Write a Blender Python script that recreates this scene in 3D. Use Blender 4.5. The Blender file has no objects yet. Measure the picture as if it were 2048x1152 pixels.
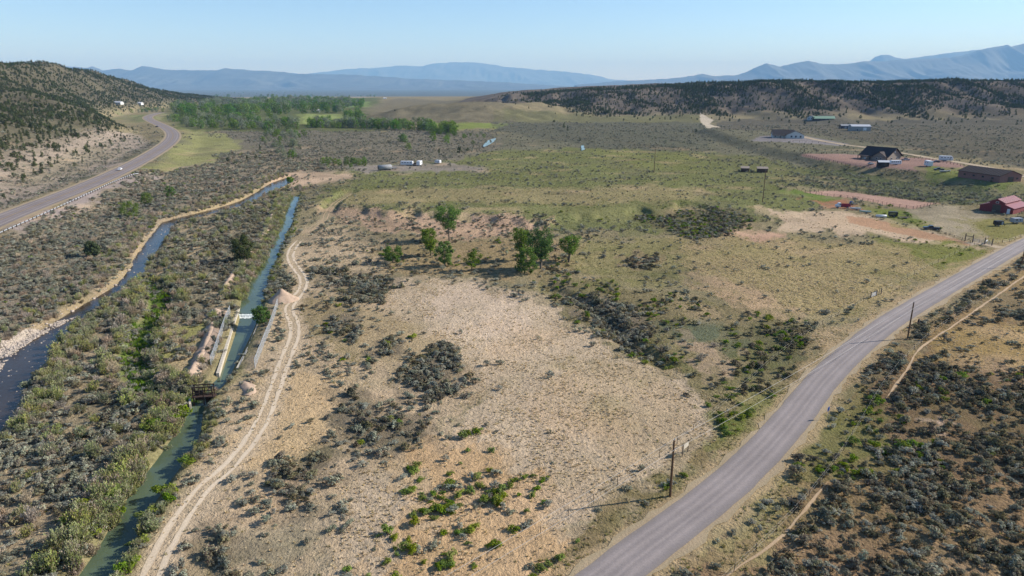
import bpy, math, random
import numpy as np
from math import radians, sin, cos, pi

sc = bpy.context.scene
COL = sc.collection
# ------------------------------------------------------------------ camera
F = 1366.0                      # focal length in pixels of a 2048 px wide frame
PITCH = radians(16.6)
CAMH = 57.0
cam_d = bpy.data.cameras.new('camera')
cam_d.sensor_width = 36.0
cam_d.lens = 36.0 * F / 2048.0
cam_d.clip_start = 1.0
cam_d.clip_end = 120000.0
cam = bpy.data.objects.new('camera', cam_d)
COL.objects.link(cam)
cam.location = (0, 0, CAMH)
cam.rotation_euler = (radians(90) - PITCH, 0, 0)
sc.camera = cam
# ------------------------------------------------------------------ sky, sun, exposure
SUN_EL = radians(30.0)
SUN_AZ = radians(13.0)          # measured from +X towards +Y
w = bpy.data.worlds.new('World'); sc.world = w; w.use_nodes = True
nt = w.node_tree; nt.nodes.clear()
sky = nt.nodes.new('ShaderNodeTexSky'); sky.sky_type = 'NISHITA'
sky.sun_disc = False
sky.sun_elevation = SUN_EL
sky.sun_rotation = radians(90) - SUN_AZ
sky.altitude = 1700; sky.air_density = 1.0; sky.dust_density = 0.0; sky.ozone_density = 4.0
bg = nt.nodes.new('ShaderNodeBackground'); bg.inputs['Strength'].default_value = 0.107
wo = nt.nodes.new('ShaderNodeOutputWorld')
nt.links.new(sky.outputs[0], bg.inputs[0]); nt.links.new(bg.outputs[0], wo.inputs[0])
sl = bpy.data.lights.new('sun', 'SUN'); sl.energy = 5.0; sl.angle = radians(0.53); sl.color = (1.0, 0.955, 0.895)
so = bpy.data.objects.new('sun', sl); COL.objects.link(so); so.location = (300, 70, 400)
so.rotation_euler = (radians(90) - SUN_EL, 0, radians(90) + SUN_AZ)
sc.view_settings.view_transform = 'Standard'; sc.view_settings.look = 'None'
sc.view_settings.exposure = 0.7; sc.view_settings.gamma = 1.0
sc.view_settings.use_curve_mapping = False
sc.cycles.max_bounces = 5; sc.cycles.diffuse_bounces = 2; sc.cycles.glossy_bounces = 2
sc.cycles.transparent_max_bounces = 8; sc.cycles.volume_bounces = 0
sc.cycles.use_denoising = True

# ------------------------------------------------------------------ maths helpers
def lin(c):
    c = np.asarray(c, float) / 255.0
    return np.where(c <= 0.04045, c / 12.92, ((c + 0.055) / 1.055) ** 2.4)

def sstep(a, b, x):
    t = np.clip((x - a) / (b - a), 0, 1)
    return t * t * (3 - 2 * t)

def _hash(ix, iy, seed):
    h = (ix.astype(np.int64) * 374761393 + iy.astype(np.int64) * 668265263 + seed * 1442695041) & 0xFFFFFFFF
    h = ((h ^ (h >> 13)) * 1274126177) & 0xFFFFFFFF
    return ((h ^ (h >> 16)) & 0xFFFFFF) / float(0xFFFFFF)

def noise(x, y, seed=0):
    """value noise in -1..1"""
    x = np.asarray(x, float); y = np.asarray(y, float)
    ix = np.floor(x); iy = np.floor(y); fx = x - ix; fy = y - iy
    ux = fx * fx * (3 - 2 * fx); uy = fy * fy * (3 - 2 * fy)
    a = _hash(ix, iy, seed); b = _hash(ix + 1, iy, seed)
    c = _hash(ix, iy + 1, seed); d = _hash(ix + 1, iy + 1, seed)
    return 2 * ((a * (1 - ux) + b * ux) * (1 - uy) + (c * (1 - ux) + d * ux) * uy) - 1

def fbm(x, y, oct=4, seed=0):
    s = 0; a = 0.5; n = 0
    for k in range(oct):
        s = s + a * noise(x, y, seed + k * 17); n += a
        x = x * 2.03 + 11.3; y = y * 2.03 - 7.1; a *= 0.5
    return s / n

def ray(px, py):
    px = np.asarray(px, float); py = np.asarray(py, float)
    u = (px - 1024) / F; v = (576 - py) / F
    return u, math.cos(PITCH) + v * math.sin(PITCH), -math.sin(PITCH) + v * math.cos(PITCH)

def flat(pts, z=0.0):
    """pixels of the photograph -> points on the level plane z"""
    p = np.asarray(pts, float)
    u, f, d = ray(p[:, 0], p[:, 1])
    t = (z - CAMH) / d
    return np.stack([u * t, f * t], 1)

def resample(poly, step):
    poly = np.asarray(poly, float)
    # Catmull-Rom then even spacing
    P = np.vstack([2 * poly[0] - poly[1], poly, 2 * poly[-1] - poly[-2]])
    out = []
    for i in range(1, len(P) - 2):
        for t in np.linspace(0, 1, 12, endpoint=False):
            p0, p1, p2, p3 = P[i - 1], P[i], P[i + 1], P[i + 2]
            out.append(0.5 * ((2 * p1) + (-p0 + p2) * t + (2 * p0 - 5 * p1 + 4 * p2 - p3) * t * t + (-p0 + 3 * p1 - 3 * p2 + p3) * t ** 3))
    out.append(P[-2]); out = np.array(out)
    d = np.r_[0, np.cumsum(np.hypot(*np.diff(out[:, :2], axis=0).T))]
    n = max(2, int(d[-1] / step) + 1)
    s = np.linspace(0, d[-1], n)
    return np.stack([np.interp(s, d, out[:, k]) for k in range(out.shape[1])], 1)

def dpoly(x, y, poly, closed=False):
    """distance to a polyline, and the along/side sign"""
    P = np.asarray(poly, float)
    if closed: P = np.vstack([P, P[:1]])
    best = np.full(np.shape(x), 1e18)
    for (ax, ay), (bx, by) in zip(P[:-1], P[1:]):
        dx, dy = bx - ax, by - ay
        L = dx * dx + dy * dy + 1e-12
        t = np.clip(((x - ax) * dx + (y - ay) * dy) / L, 0, 1)
        best = np.minimum(best, (x - ax - t * dx) ** 2 + (y - ay - t * dy) ** 2)
    return np.sqrt(best)

def inside(x, y, poly):
    P = np.asarray(poly, float); n = len(P)
    res = np.zeros(np.shape(x), bool)
    bb = (x >= P[:, 0].min()) & (x <= P[:, 0].max()) & (y >= P[:, 1].min()) & (y <= P[:, 1].max())
    if not bb.any(): return res
    xs = x[bb]; ys = y[bb]; r = np.zeros(xs.shape, bool)
    for i in range(n):
        x1, y1 = P[i]; x2, y2 = P[(i + 1) % n]
        if y1 == y2: continue
        c = ((y1 > ys) != (y2 > ys)) & (xs < (x2 - x1) * (ys - y1) / (y2 - y1) + x1)
        r ^= c
    res[bb] = r
    return res

# ------------------------------------------------------------------ the lines of the place
# paved road, edges read in the photograph
ROAD_L = flat([(1050, 1235), (1149, 1152), (1234, 1086), (1346, 1014), (1426, 956), (1499, 889), (1536, 850), (1572, 800), (1625, 740), (1696, 685), (1740, 650), (1788, 619), (1886, 562), (1998, 499), (2046, 475), (2150, 425)])
ROAD_R = flat([(1195, 1235), (1294, 1152), (1349, 1101), (1424, 1046), (1499, 976), (1545, 932), (1592, 880), (1641, 820), (1698, 742), (1748, 692), (1801, 650), (1866, 611), (1961, 555), (2048, 505), (2100, 478), (2230, 425)])
ra, rb = resample(ROAD_L, 2.0), resample(ROAD_R, 2.0)
_n = 140
ra = resample(ra, 1e9 if False else 2.0)
def same_n(p, n):
    d = np.r_[0, np.cumsum(np.hypot(*np.diff(p, axis=0).T))]
    s = np.linspace(0, d[-1], n)
    return np.stack([np.interp(s, d, p[:, 0]), np.interp(s, d, p[:, 1])], 1)
def centre_of(a, b):
    """centre line: mid-points between a and the nearest points of b"""
    out = []
    for p in a:
        k = np.argmin(np.hypot(b[:, 0] - p[0], b[:, 1] - p[1])); out.append((p + b[k]) / 2)
    return np.array(out)
def smooth_line(p, k):
    q = np.vstack([np.repeat(p[:1], k, 0), p, np.repeat(p[-1:], k, 0)])
    ker = np.ones(2 * k + 1) / (2 * k + 1)
    return np.stack([np.convolve(q[:, 0], ker, 'valid'), np.convolve(q[:, 1], ker, 'valid')], 1)
ROAD_C = smooth_line(resample(smooth_line(centre_of(ra, rb), 4), 2.0), 4)
ROAD_W = 6.2
HWY_Z = 3.0
hl = flat([(-160, 494), (0, 425), (100, 388), (225, 335), (300, 297), (330, 274), (324, 257), (296, 243), (287, 236), (298, 228), (322, 224)], HWY_Z)
hr = flat([(-160, 532), (0, 454), (100, 412), (175, 384), (275, 340), (337, 302), (360, 280), (358, 264), (330, 249), (306, 238), (306, 232), (330, 226)], HWY_Z)
HWY_C = resample(smooth_line(centre_of(resample(hl, 6.0), resample(hr, 6.0)), 6), 8.0)
HWY_W = 13.0
WZ = -1.1                        # canal and creek water level
# canal, left and right water edges
CAN_L = flat([(100, 1235), (150, 1152), (205, 1075), (240, 1010), (270, 970), (300, 930), (338, 880), (368, 825), (390, 795), (415, 772), (437, 750), (452, 715), (478, 632), (487, 595), (505, 560), (530, 520), (553, 472), (568, 432), (576, 408), (585, 392)], WZ)
CAN_R = flat([(190, 1235), (238, 1152), (276, 1075), (298, 1030), (317, 1000), (356, 945), (396, 890), (408, 850), (416, 800), (452, 770), (470, 735), (500, 680), (520, 632), (528, 597), (538, 562), (550, 530), (568, 485), (582, 450), (594, 418), (601, 392)], WZ)
# creek
CRK_L = flat([(-260, 760), (-120, 720), (0, 700), (50, 672), (95, 650), (140, 622), (183, 597), (227, 570), (254, 540), (267, 514), (291, 482), (311, 455), (326, 442), (365, 432), (420, 419), (476, 402), (512, 383), (540, 366), (580, 352)], WZ)
CRK_R = flat([(-260, 1030), (-120, 960), (0, 872), (36, 815), (58, 768), (96, 722), (122, 682), (152, 652), (184, 626), (234, 590), (278, 560), (301, 526), (326, 490), (352, 448), (376, 443), (428, 430), (488, 412), (534, 390), (564, 375), (594, 361)], WZ)
def poly_of(a, b): return np.vstack([a, b[::-1]])
CANAL = poly_of(resample(CAN_L, 3.0), resample(CAN_R, 3.0))
CREEK = poly_of(resample(CRK_L, 4.0), resample(CRK_R, 4.0))
CAN_C = resample(centre_of(resample(CAN_L, 4.0), resample(CAN_R, 4.0)), 5.0)
CRK_C = resample(centre_of(resample(CRK_L, 5.0), resample(CRK_R, 5.0)), 6.0)
# old meander between creek and canal, full of green reeds
SLOUGH = flat([(296, 560), (318, 585), (316, 625), (285, 660), (268, 700), (272, 740), (290, 775), (330, 790), (385, 795)])
TRACK = resample(flat([(270, 1220), (303, 1147), (345, 1065), (400, 985), (460, 930), (510, 868), (535, 818), (556, 760), (572, 715), (588, 675), (588, 645), (578, 618), (592, 595), (606, 574), (606, 556), (597, 543), (582, 520), (582, 505), (592, 488), (605, 476), (625, 455), (648, 440), (655, 425), (672, 405), (700, 388)]), 1.5)
TRAIL = resample(flat([(1440, 1165), (1490, 1125), (1548, 1088), (1604, 1028), (1655, 965)]), 1.5)
TRAIL2 = resample(flat([(1770, 800), (1792, 772), (1815, 740), (1832, 708), (1868, 678), (1912, 648), (1960, 612), (2048, 552), (2120, 500)]), 1.5)
GULLY = resample(flat([(1095, 575), (1160, 600), (1215, 640), (1250, 680), (1300, 715), (1380, 735)]), 3.0)
BENCH = flat([(1400, 264), (1450, 282), (1525, 306), (1580, 318), (1640, 334), (1740, 347), (1850, 362), (1960, 385), (2400, 410), (2600, 262), (2000, 252), (1500, 254)])
SCARP = flat([(600, 425), (680, 428), (760, 430), (850, 440), (960, 445), (1060, 452), (1150, 446), (1260, 420)])

BAR = flat([(-120, 735), (0, 690), (60, 664), (110, 644), (150, 634), (160, 628), (140, 640), (98, 662), (62, 682), (34, 702), (12, 722), (0, 742), (-120, 800)], WZ)
# left ridge: foot line and crest line as functions of y
LF_Y = [0, 200, 300, 486, 700, 850, 1000, 1200, 1480, 2000, 2500, 3200]
LF_X = [-190, -225, -254, -312, -392, -450, -560, -700, -790, -900, -960, -1000]
LC_Y = [0, 500, 1100, 1400, 1800, 2300, 2800, 3300]
LC_X = [-640, -690, -784, -900, -1036, -1123, -1200, -1260]
LC_H = [80, 84, 88, 92, 85, 34, 8, 0]
# right mesa: foot and rim as functions of x
RF_X = [-300, 0, 200, 420, 520, 600, 700, 800, 950, 1200, 2500]
RF_Y = [1500, 1330, 1180, 1120, 1030, 1130, 1080, 1020, 1120, 1060, 1100]
RR_X = [-300, 0, 250, 520, 800, 1100, 2500]
RR_Y = [1800, 1640, 1560, 1500, 1480, 1460, 1480]
RR_H = [18, 34, 47, 60, 61, 62, 62]

def hill_left_t(x, y):
    xf = np.interp(y, LF_Y, LF_X); xc = np.interp(y, LC_Y, LC_X)
    return (xf - x) / np.maximum(xf - xc, 40)
def mesa_t(x, y):
    wob = 45 * noise(x / 95.0, y / 400.0, 5) + 18 * noise(x / 34.0, y / 200.0, 6)
    yf = np.interp(x, RF_X, RF_Y) + wob; yr = np.interp(x, RR_X, RR_Y)
    return (y - yf) / np.maximum(yr - yf, 60)

def h_base(x, y):
    x = np.asarray(x, float); y = np.asarray(y, float)
    r = np.hypot(x, y)
    h = -75 * sstep(2600, 9000, r)
    # gentle swells
    h = h + (0.7 * fbm(x / 45., y / 45., 3, 3)) * sstep(60, 160, r) * (1 - sstep(2500, 4000, r))
    h = h + 3.0 * fbm(x / 260., y / 260., 2, 9) * sstep(650, 1100, r) * (1 - sstep(2500, 4000, r))
    # left ridge
    t = hill_left_t(x, y)
    hc = np.interp(y, LC_Y, LC_H)
    tt = np.clip(t, 0, 1)
    prof = 0.30 * sstep(0, 0.25, tt) * 0.55 + 0.835 * tt ** 1.25 * (1 - 0.0 * tt)
    prof = np.minimum(prof, 1.0) * (1 - 0.25 * sstep(1.2, 2.2, t))
    h = h + hc * prof * (1 + 0.16 * fbm(x / 130., y / 130., 4, 21) * sstep(0.1, 0.5, tt)) + 7 * fbm(x / 60., y / 60., 3, 23) * sstep(0.12, 0.4, tt) * sstep(2, 30, hc)
    # right mesa
    t = mesa_t(x, y); tt = np.clip(t, 0, 1)
    hm = np.interp(x, RR_X, RR_H) * sstep(-320, 60, x)
    prof = 0.42 * tt + 0.58 * sstep(0.15, 1.0, tt)
    back = 1 - sstep(2600, 4200, y)
    rough = (9 * fbm(x / 55., y / 75., 4, 31) + 6 * np.abs(noise(x / 42., y / 120., 33))) * sstep(0.05, 0.35, tt) * (1 - 0.75 * sstep(0.85, 1.05, t))
    h = h + (hm * prof + rough * sstep(5, 25, hm)) * back
    # tan hill standing in front of the mesa
    q = np.hypot((x + 60) / 260., (y - 1290) / 225.)
    h = h + 25 * (1 - sstep(0.1, 1.0, q + 0.16 * fbm(x / 70., y / 70., 3, 41))) + 3 * fbm(x / 40., y / 40., 3, 43) * (q < 1.1) * sstep(1.1, .8, q)
    # bench with the houses
    b = inside(x, y, BENCH)
    near = (x > 40) & (y > 300) & (y < 1200)
    if near.any():
        d = np.full(x.shape, -1e3)
        dd = dpoly(x[near], y[near], BENCH, True)
        d[near] = np.where(b[near], dd, -dd)
        h = h + 5.0 * sstep(-12, 10, d) * (1 - sstep(900, 1150, y))
    return h

def h_full(x, y):
    """terrain with the roads, the canal and the creek cut into it"""
    x = np.asarray(x, float); y = np.asarray(y, float)
    h = h_base(x, y)
    r = np.hypot(x, y)
    # scarp across the middle field
    near = (np.abs(x) < 320) & (y > 40) & (y < 700)
    if near.any():
        xn, yn = x[near], y[near]; hn = h[near]
        ys = np.interp(xn, SCARP[np.argsort(SCARP[:, 0]), 0], SCARP[np.argsort(SCARP[:, 0]), 1]) + 9 * noise(xn / 14., yn * 0 + 3, 51) + 4 * noise(xn / 5., yn * 0 + 1, 52)
        win = sstep(-118, -92, xn) * (1 - sstep(70, 130, xn))
        hn = hn + 2.2 * sstep(-5, 5, yn - ys) * win * (1 - sstep(0, 170, yn - ys))
        # wash with tall sage
        dg = dpoly(xn, yn, GULLY[::4])
        hn = hn - 1.3 * (1 - sstep(0.6, 4.5, dg))
        ds = dpoly(xn, yn, SLOUGH)
        hn = hn - 1.3 * (1 - sstep(0.8, 4.0, ds))
        # fine clods
        hn = hn + 0.10 * noise(xn / 1.6, yn / 1.6, 61) + 0.05 * noise(xn / .8, yn / .8, 62)
        # level the paved road and the track
        s = sstep(4.6, 12.0, dpoly(xn, yn, ROAD_C[::4])); hn = hn * s + (-0.05) * (1 - s)
        s = sstep(2.2, 6.0, dpoly(xn, yn, TRACK[::4])); hn = hn * s + (-0.02) * (1 - s)
        # canal and creek beds
        dc = dpoly(xn, yn, CAN_C[::2]); m = dc < 22
        cin = np.zeros(xn.shape, bool); cin[m] = inside(xn[m], yn[m], CANAL)
        de = np.full(xn.shape, 99.); de[m] = dpoly(xn[m], yn[m], CANAL[::2], True)
        sd = np.where(cin, -de, de)
        s = sstep(-1.5, 1.3, sd)
        hn = np.where(m, (hn * s + (WZ - 0.9) * (1 - s)), hn)
        dk = dpoly(xn, yn, CRK_C[::2]); m = dk < 60
        kin = np.zeros(xn.shape, bool); kin[m] = inside(xn[m], yn[m], CREEK)
        de = np.full(xn.shape, 99.); de[m] = dpoly(xn[m], yn[m], CREEK[::3], True)
        sd = np.where(kin, -de, de)
        s = sstep(-1.6, 1.8, sd)
        bed = WZ - 0.6 + 0.3 * noise(xn / 4., yn / 4., 71)
        hn = np.where(m, hn * s + bed * (1 - s), hn)
        br = inside(xn, yn, BAR); hn = np.where(br, np.maximum(hn, WZ - .16 + .30 * fbm(xn / 5., yn / 5., 3, 431) + .05), hn)
        h = h.copy(); h[near] = hn
    # highway embankment
    near = (x < -120) & (y < 2200)
    if near.any():
        xn, yn = x[near], y[near]
        s = sstep(8.5, 30.0, dpoly(xn, yn, HWY_C[::2]))
        h = h.copy(); h[near] = h[near] * s + (HWY_Z - 0.12) * (1 - s)
    return h

def hit(pts):
    """photo pixels -> points where those sight lines meet the terrain"""
    p = np.asarray(pts, float).reshape(-1, 2)
    u, f, d = ray(p[:, 0], p[:, 1])
    ts = np.geomspace(45, 45000, 430)
    X = u[:, None] * ts; Y = f[:, None] * ts; Z = CAMH + d[:, None] * ts
    below = Z < h_base(X.ravel(), Y.ravel()).reshape(X.shape)
    k = np.where(below.any(1), below.argmax(1), len(ts) - 1); k = np.maximum(k, 1)
    lo, hi = ts[k - 1], ts[k]
    for _ in range(18):
        m = (lo + hi) / 2
        b = CAMH + d * m < h_base(u * m, f * m)
        hi = np.where(b, m, hi); lo = np.where(b, lo, m)
    return np.stack([u * hi, f * hi], 1)

def at(px, py):
    """one pixel -> ground point with height"""
    x, y = hit([(px, py)])[0]
    return float(x), float(y), float(h_full(np.array([x]), np.array([y]))[0])

def hz(x, y): return float(h_full(np.array([float(x)]), np.array([float(y)]))[0])

# ------------------------------------------------------------------ materials
KL = 1.30                        # how bright a white level surface comes out in this light
def alb(c): return tuple(np.clip(lin(c) / KL, 0.004, 0.75))
MATS = {}
def nodes(name):
    m = bpy.data.materials.new(name); m.use_nodes = True
    n = m.node_tree; n.nodes.clear()
    out = n.nodes.new('ShaderNodeOutputMaterial')
    MATS[name] = m
    return m, n, out
def N(n, t, **kw):
    nd = n.nodes.new('ShaderNode' + t)
    for k, v in kw.items():
        if k in nd.inputs: nd.inputs[k].default_value = v
        else: setattr(nd, k, v)
    return nd
def math_(n, op, a, b=None, clamp=False):
    nd = n.nodes.new('ShaderNodeMath'); nd.operation = op; nd.use_clamp = clamp
    for i, v in enumerate((a, b)):
        if v is None: continue
        if isinstance(v, (int, float)): nd.inputs[i].default_value = v
        else: n.links.new(v, nd.inputs[i])
    return nd.outputs[0]
def mix_(n, fac, a, b, blend='MIX'):
    nd = n.nodes.new('ShaderNodeMix'); nd.data_type = 'RGBA'; nd.blend_type = blend
    for s, v in ((nd.inputs[0], fac), (nd.inputs[6], a), (nd.inputs[7], b)):
        if isinstance(v, (int, float)): s.default_value = v
        elif isinstance(v, (tuple, list)): s.default_value = tuple(v) + ((1,) if len(v) == 3 else ())
        else: n.links.new(v, s)
    return nd.outputs[2]
def noise_(n, vec, scale, detail=3.0, rough=0.55):
    nd = N(n, 'TexNoise', Scale=scale, Detail=detail, Roughness=rough)
    n.links.new(vec, nd.inputs['Vector']); return nd.outputs['Fac']
def rng_(n, v, a, b, c, d):
    nd = n.nodes.new('ShaderNodeMapRange'); n.links.new(v, nd.inputs[0])
    for i, q in enumerate((a, b, c, d)): nd.inputs[i + 1].default_value = q
    return nd.outputs[0]

def plain(name, c, rough=0.8, var=0.18, scale=1.5, metal=0.0, spec=0.3, albedo=True):
    """painted or natural surface with a little uneven tone and wear"""
    m, n, out = nodes(name)
    tc = N(n, 'TexCoord')
    col = alb(c) if albedo else tuple(lin(c))
    f = noise_(n, tc.outputs['Object'], scale, 5, 0.6)
    v = rng_(n, f, 0.25, 0.75, 1 - var, 1 + var)
    hs = N(n, 'HueSaturation'); hs.inputs['Color'].default_value = col + (1,); n.links.new(v, hs.inputs['Value'])
    b = N(n, 'BsdfPrincipled', Roughness=rough, Metallic=metal)
    b.inputs['Specular IOR Level'].default_value = spec
    n.links.new(hs.outputs[0], b.inputs['Base Color']); n.links.new(b.outputs[0], out.inputs[0])
    return m

def leafy(name, c, hue=0.02, val=0.25, trans=0.3, sat=0.12, twig=None, twigf=0.0):
    """foliage: diffuse + some light through the leaves, tone differing from plant to plant and leaf to leaf"""
    m, n, out = nodes(name)
    oi = N(n, 'ObjectInfo'); geo = N(n, 'NewGeometry'); tc = N(n, 'TexCoord')
    base = tuple(lin(c) / KL)
    col = N(n, 'RGB').outputs[0]; col.default_value = base + (1,)
    if twig:
        col = mix_(n, math_(n, 'LESS_THAN', geo.outputs['Random Per Island'], twigf), col, tuple(lin(twig) / KL))
    hs = N(n, 'HueSaturation')
    n.links.new(rng_(n, oi.outputs['Random'], 0, 1, 0.5 - hue, 0.5 + hue), hs.inputs['Hue'])
    r2 = math_(n, 'FRACT', math_(n, 'MULTIPLY', oi.outputs['Random'], 37.7))
    r3 = math_(n, 'FRACT', math_(n, 'MULTIPLY', geo.outputs['Random Per Island'], 13.3))
    n.links.new(rng_(n, math_(n, 'FRACT', math_(n, 'MULTIPLY', oi.outputs['Random'], 91.1)), 0, 1, 1 - sat, 1 + sat), hs.inputs['Saturation'])
    v = math_(n, 'MULTIPLY', rng_(n, r2, 0, 1, 1 - val, 1 + val), rng_(n, r3, 0, 1, 0.72, 1.25))
    n.links.new(v, hs.inputs['Value']); n.links.new(col, hs.inputs['Color'])
    d = N(n, 'BsdfDiffuse'); t = N(n, 'BsdfTranslucent'); mx = N(n, 'MixShader'); mx.inputs[0].default_value = trans
    n.links.new(hs.outputs[0], d.inputs[0]); n.links.new(hs.outputs[0], t.inputs[0])
    n.links.new(d.outputs[0], mx.inputs[1]); n.links.new(t.outputs[0], mx.inputs[2]); n.links.new(mx.outputs[0], out.inputs[0])
    return m

leafy('sage_leaf', (170, 173, 152), 0.025, 0.32, 0.35, 0.25, twig=(150, 132, 116), twigf=0.22)
leafy('dark_sage_leaf', (146, 140, 112), 0.025, 0.34, 0.32, 0.25, twig=(118, 102, 90), twigf=0.25)
leafy('green_leaf', (132, 150, 66), 0.025, 0.22, 0.35, 0.15)
leafy('willow_leaf', (172, 178, 118), 0.025, 0.2, 0.35, 0.25, twig=(192, 176, 150), twigf=0.25)
leafy('bare_willow', (190, 174, 152), 0.015, 0.2, 0.25, 0.25)
leafy('reed_leaf', (128, 156, 62), 0.02, 0.2, 0.4, 0.15)
leafy('straw', (226, 206, 168), 0.01, 0.16, 0.3, 0.2)
leafy('olive_grass', (168, 160, 108), 0.02, 0.2, 0.3, 0.2)
leafy('juniper_leaf', (84, 94, 58), 0.015, 0.25, 0.12, 0.2)
leafy('cottonwood_leaf', (108, 136, 58), 0.02, 0.2, 0.35, 0.12)
leafy('grove_leaf', (112, 142, 60), 0.02, 0.25, 0.3, 0.15)
leafy('silver_leaf', (142, 152, 122), 0.02, 0.2, 0.3, 0.2)
plain('bark', (120, 108, 92), 0.95, 0.25, 3)
plain('twig', (92, 82, 70), 0.95, 0.25, 3)

# ---- the ground: tone from the ground zones, broken up by noise in the place's own metres
def ground_material():
    m, n, out = nodes('ground')
    a = N(n, 'Attribute', attribute_name='tone'); s = N(n, 'Attribute', attribute_name='speckle')
    geo = N(n, 'NewGeometry'); P = geo.outputs['Position']
    f1 = noise_(n, P, 0.045, 5, 0.6); f2 = noise_(n, P, 0.9, 6, 0.7); f3 = noise_(n, P, 4.5, 4, 0.7); f4 = noise_(n, P, 0.012, 4, 0.6); f5 = noise_(n, P, 1.9, 3, 0.6)
    v = math_(n, 'MULTIPLY', rng_(n, f1, 0.3, 0.7, 0.88, 1.12), rng_(n, f2, 0.28, 0.72, 0.74, 1.24))
    v = math_(n, 'MULTIPLY', v, rng_(n, f3, 0.3, 0.7, 0.78, 1.2))
    v = math_(n, 'MULTIPLY', v, rng_(n, f4, 0.3, 0.7, 0.9, 1.1))
    col = mix_(n, 1.0, a.outputs['Color'], v, 'MULTIPLY')
    # low plants too small or too far to build: patches of grey-green between the bare soil
    vo = N(n, 'TexVoronoi', Scale=0.42, Randomness=1.0); n.links.new(P, vo.inputs['Vector'])
    spot = rng_(n, vo.outputs['Distance'], 0.25, 0.5, 1.0, 0.0)
    vo2 = N(n, 'TexVoronoi', Scale=1.25, Randomness=1.0); n.links.new(P, vo2.inputs['Vector'])
    spot2 = rng_(n, vo2.outputs['Distance'], 0.22, 0.5, 1.0, 0.0)
    keep = math_(n, 'GREATER_THAN', vo.outputs['Color'], 0.35)
    sp = math_(n, 'MULTIPLY', math_(n, 'MAXIMUM', math_(n, 'MULTIPLY', spot, keep), math_(n, 'MULTIPLY', spot2, 0.7)), s.outputs['Fac'], True)
    shade = mix_(n, 1.0, col, (0.46, 0.52, 0.46), 'MULTIPLY')
    col = mix_(n, sp, col, shade)
    b = N(n, 'BsdfDiffuse', Roughness=0.0); n.links.new(col, b.inputs['Color'])
    hgt = math_(n, 'ADD', math_(n, 'ADD', math_(n, 'MULTIPLY', f2, 0.45), math_(n, 'MULTIPLY', f5, 0.5)), math_(n, 'ADD', math_(n, 'MULTIPLY', f3, 0.16), math_(n, 'MULTIPLY', sp, 0.5)))
    bu = N(n, 'Bump', Strength=0.9, Distance=0.7); n.links.new(hgt, bu.inputs['Height']); n.links.new(bu.outputs[0], b.inputs['Normal'])
    n.links.new(b.outputs[0], out.inputs[0])
    return m
ground_material()

def ribbon_material(name, base, track, edge, tracks, bump=0.2):
    """road surface; U runs across 0..1, V along in metres"""
    m, n, out = nodes(name)
    uv = N(n, 'UVMap'); sp = N(n, 'SeparateXYZ'); n.links.new(uv.outputs[0], sp.inputs[0])
    geo = N(n, 'NewGeometry'); P = geo.outputs['Position']
    u = sp.outputs[0]
    wob = math_(n, 'ADD', u, rng_(n, noise_(n, P, 0.25, 3), 0.3, 0.7, -0.008, 0.008))
    fac = None
    for c, wd in tracks:
        d = math_(n, 'ABSOLUTE', math_(n, 'SUBTRACT', wob, c))
        t = rng_(n, d, 0.0, wd, 1.0, 0.0)
        fac = t if fac is None else math_(n, 'MAXIMUM', fac, t)
    mp = N(n, 'Mapping'); mp.inputs['Scale'].default_value = (26, 0.22, 1); n.links.new(uv.outputs[0], mp.inputs[0])
    streak = noise_(n, mp.outputs[0], 1.0, 4, 0.6)
    fac = math_(n, 'MULTIPLY', fac, rng_(n, streak, 0.25, 0.7, 0.7, 1.0))
    col = mix_(n, fac, alb(base), alb(track))
    e = math_(n, 'ABSOLUTE', math_(n, 'SUBTRACT', wob, 0.5))
    col = mix_(n, rng_(n, e, 0.40, 0.5, 0, 0.9), col, alb(edge))
    v = math_(n, 'MULTIPLY', rng_(n, noise_(n, P, 0.12, 4), 0.3, 0.7, 0.9, 1.1), rng_(n, noise_(n, P, 3.0, 6, 0.8), 0.25, 0.75, 0.8, 1.2))
    col = mix_(n, 1.0, col, v, 'MULTIPLY')
    b = N(n, 'BsdfPrincipled', Roughness=0.85); b.inputs['Specular IOR Level'].default_value = 0.25
    n.links.new(col, b.inputs['Base Color'])
    bu = N(n, 'Bump', Strength=bump, Distance=0.15); n.links.new(noise_(n, P, 2.5, 5, 0.7), bu.inputs['Height']); n.links.new(bu.outputs[0], b.inputs['Normal'])
    n.links.new(b.outputs[0], out.inputs[0])
    return m
ribbon_material('asphalt', (140, 131, 128), (160, 149, 144), (136, 126, 118), [(0.24, 0.12), (0.42, 0.06), (0.62, 0.1), (0.8, 0.1)])
ribbon_material('highway_asphalt', (134, 122, 118), (152, 140, 134), (140, 130, 122), [(0.2, 0.06), (0.35, 0.06), (0.65, 0.06), (0.8, 0.06)])
ribbon_material('dirt_rut', (214, 194, 166), (222, 203, 176), (196, 176, 146), [(0.5, 0.4)], 0.5)
ribbon_material('trail_dirt', (184, 156, 122), (192, 166, 132), (166, 142, 110), [(0.5, 0.4)], 0.5)
ribbon_material('gravel_shoulder', (172, 152, 122), (178, 158, 130), (165, 148, 116), [(0.5, 0.4)], 0.8)

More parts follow.
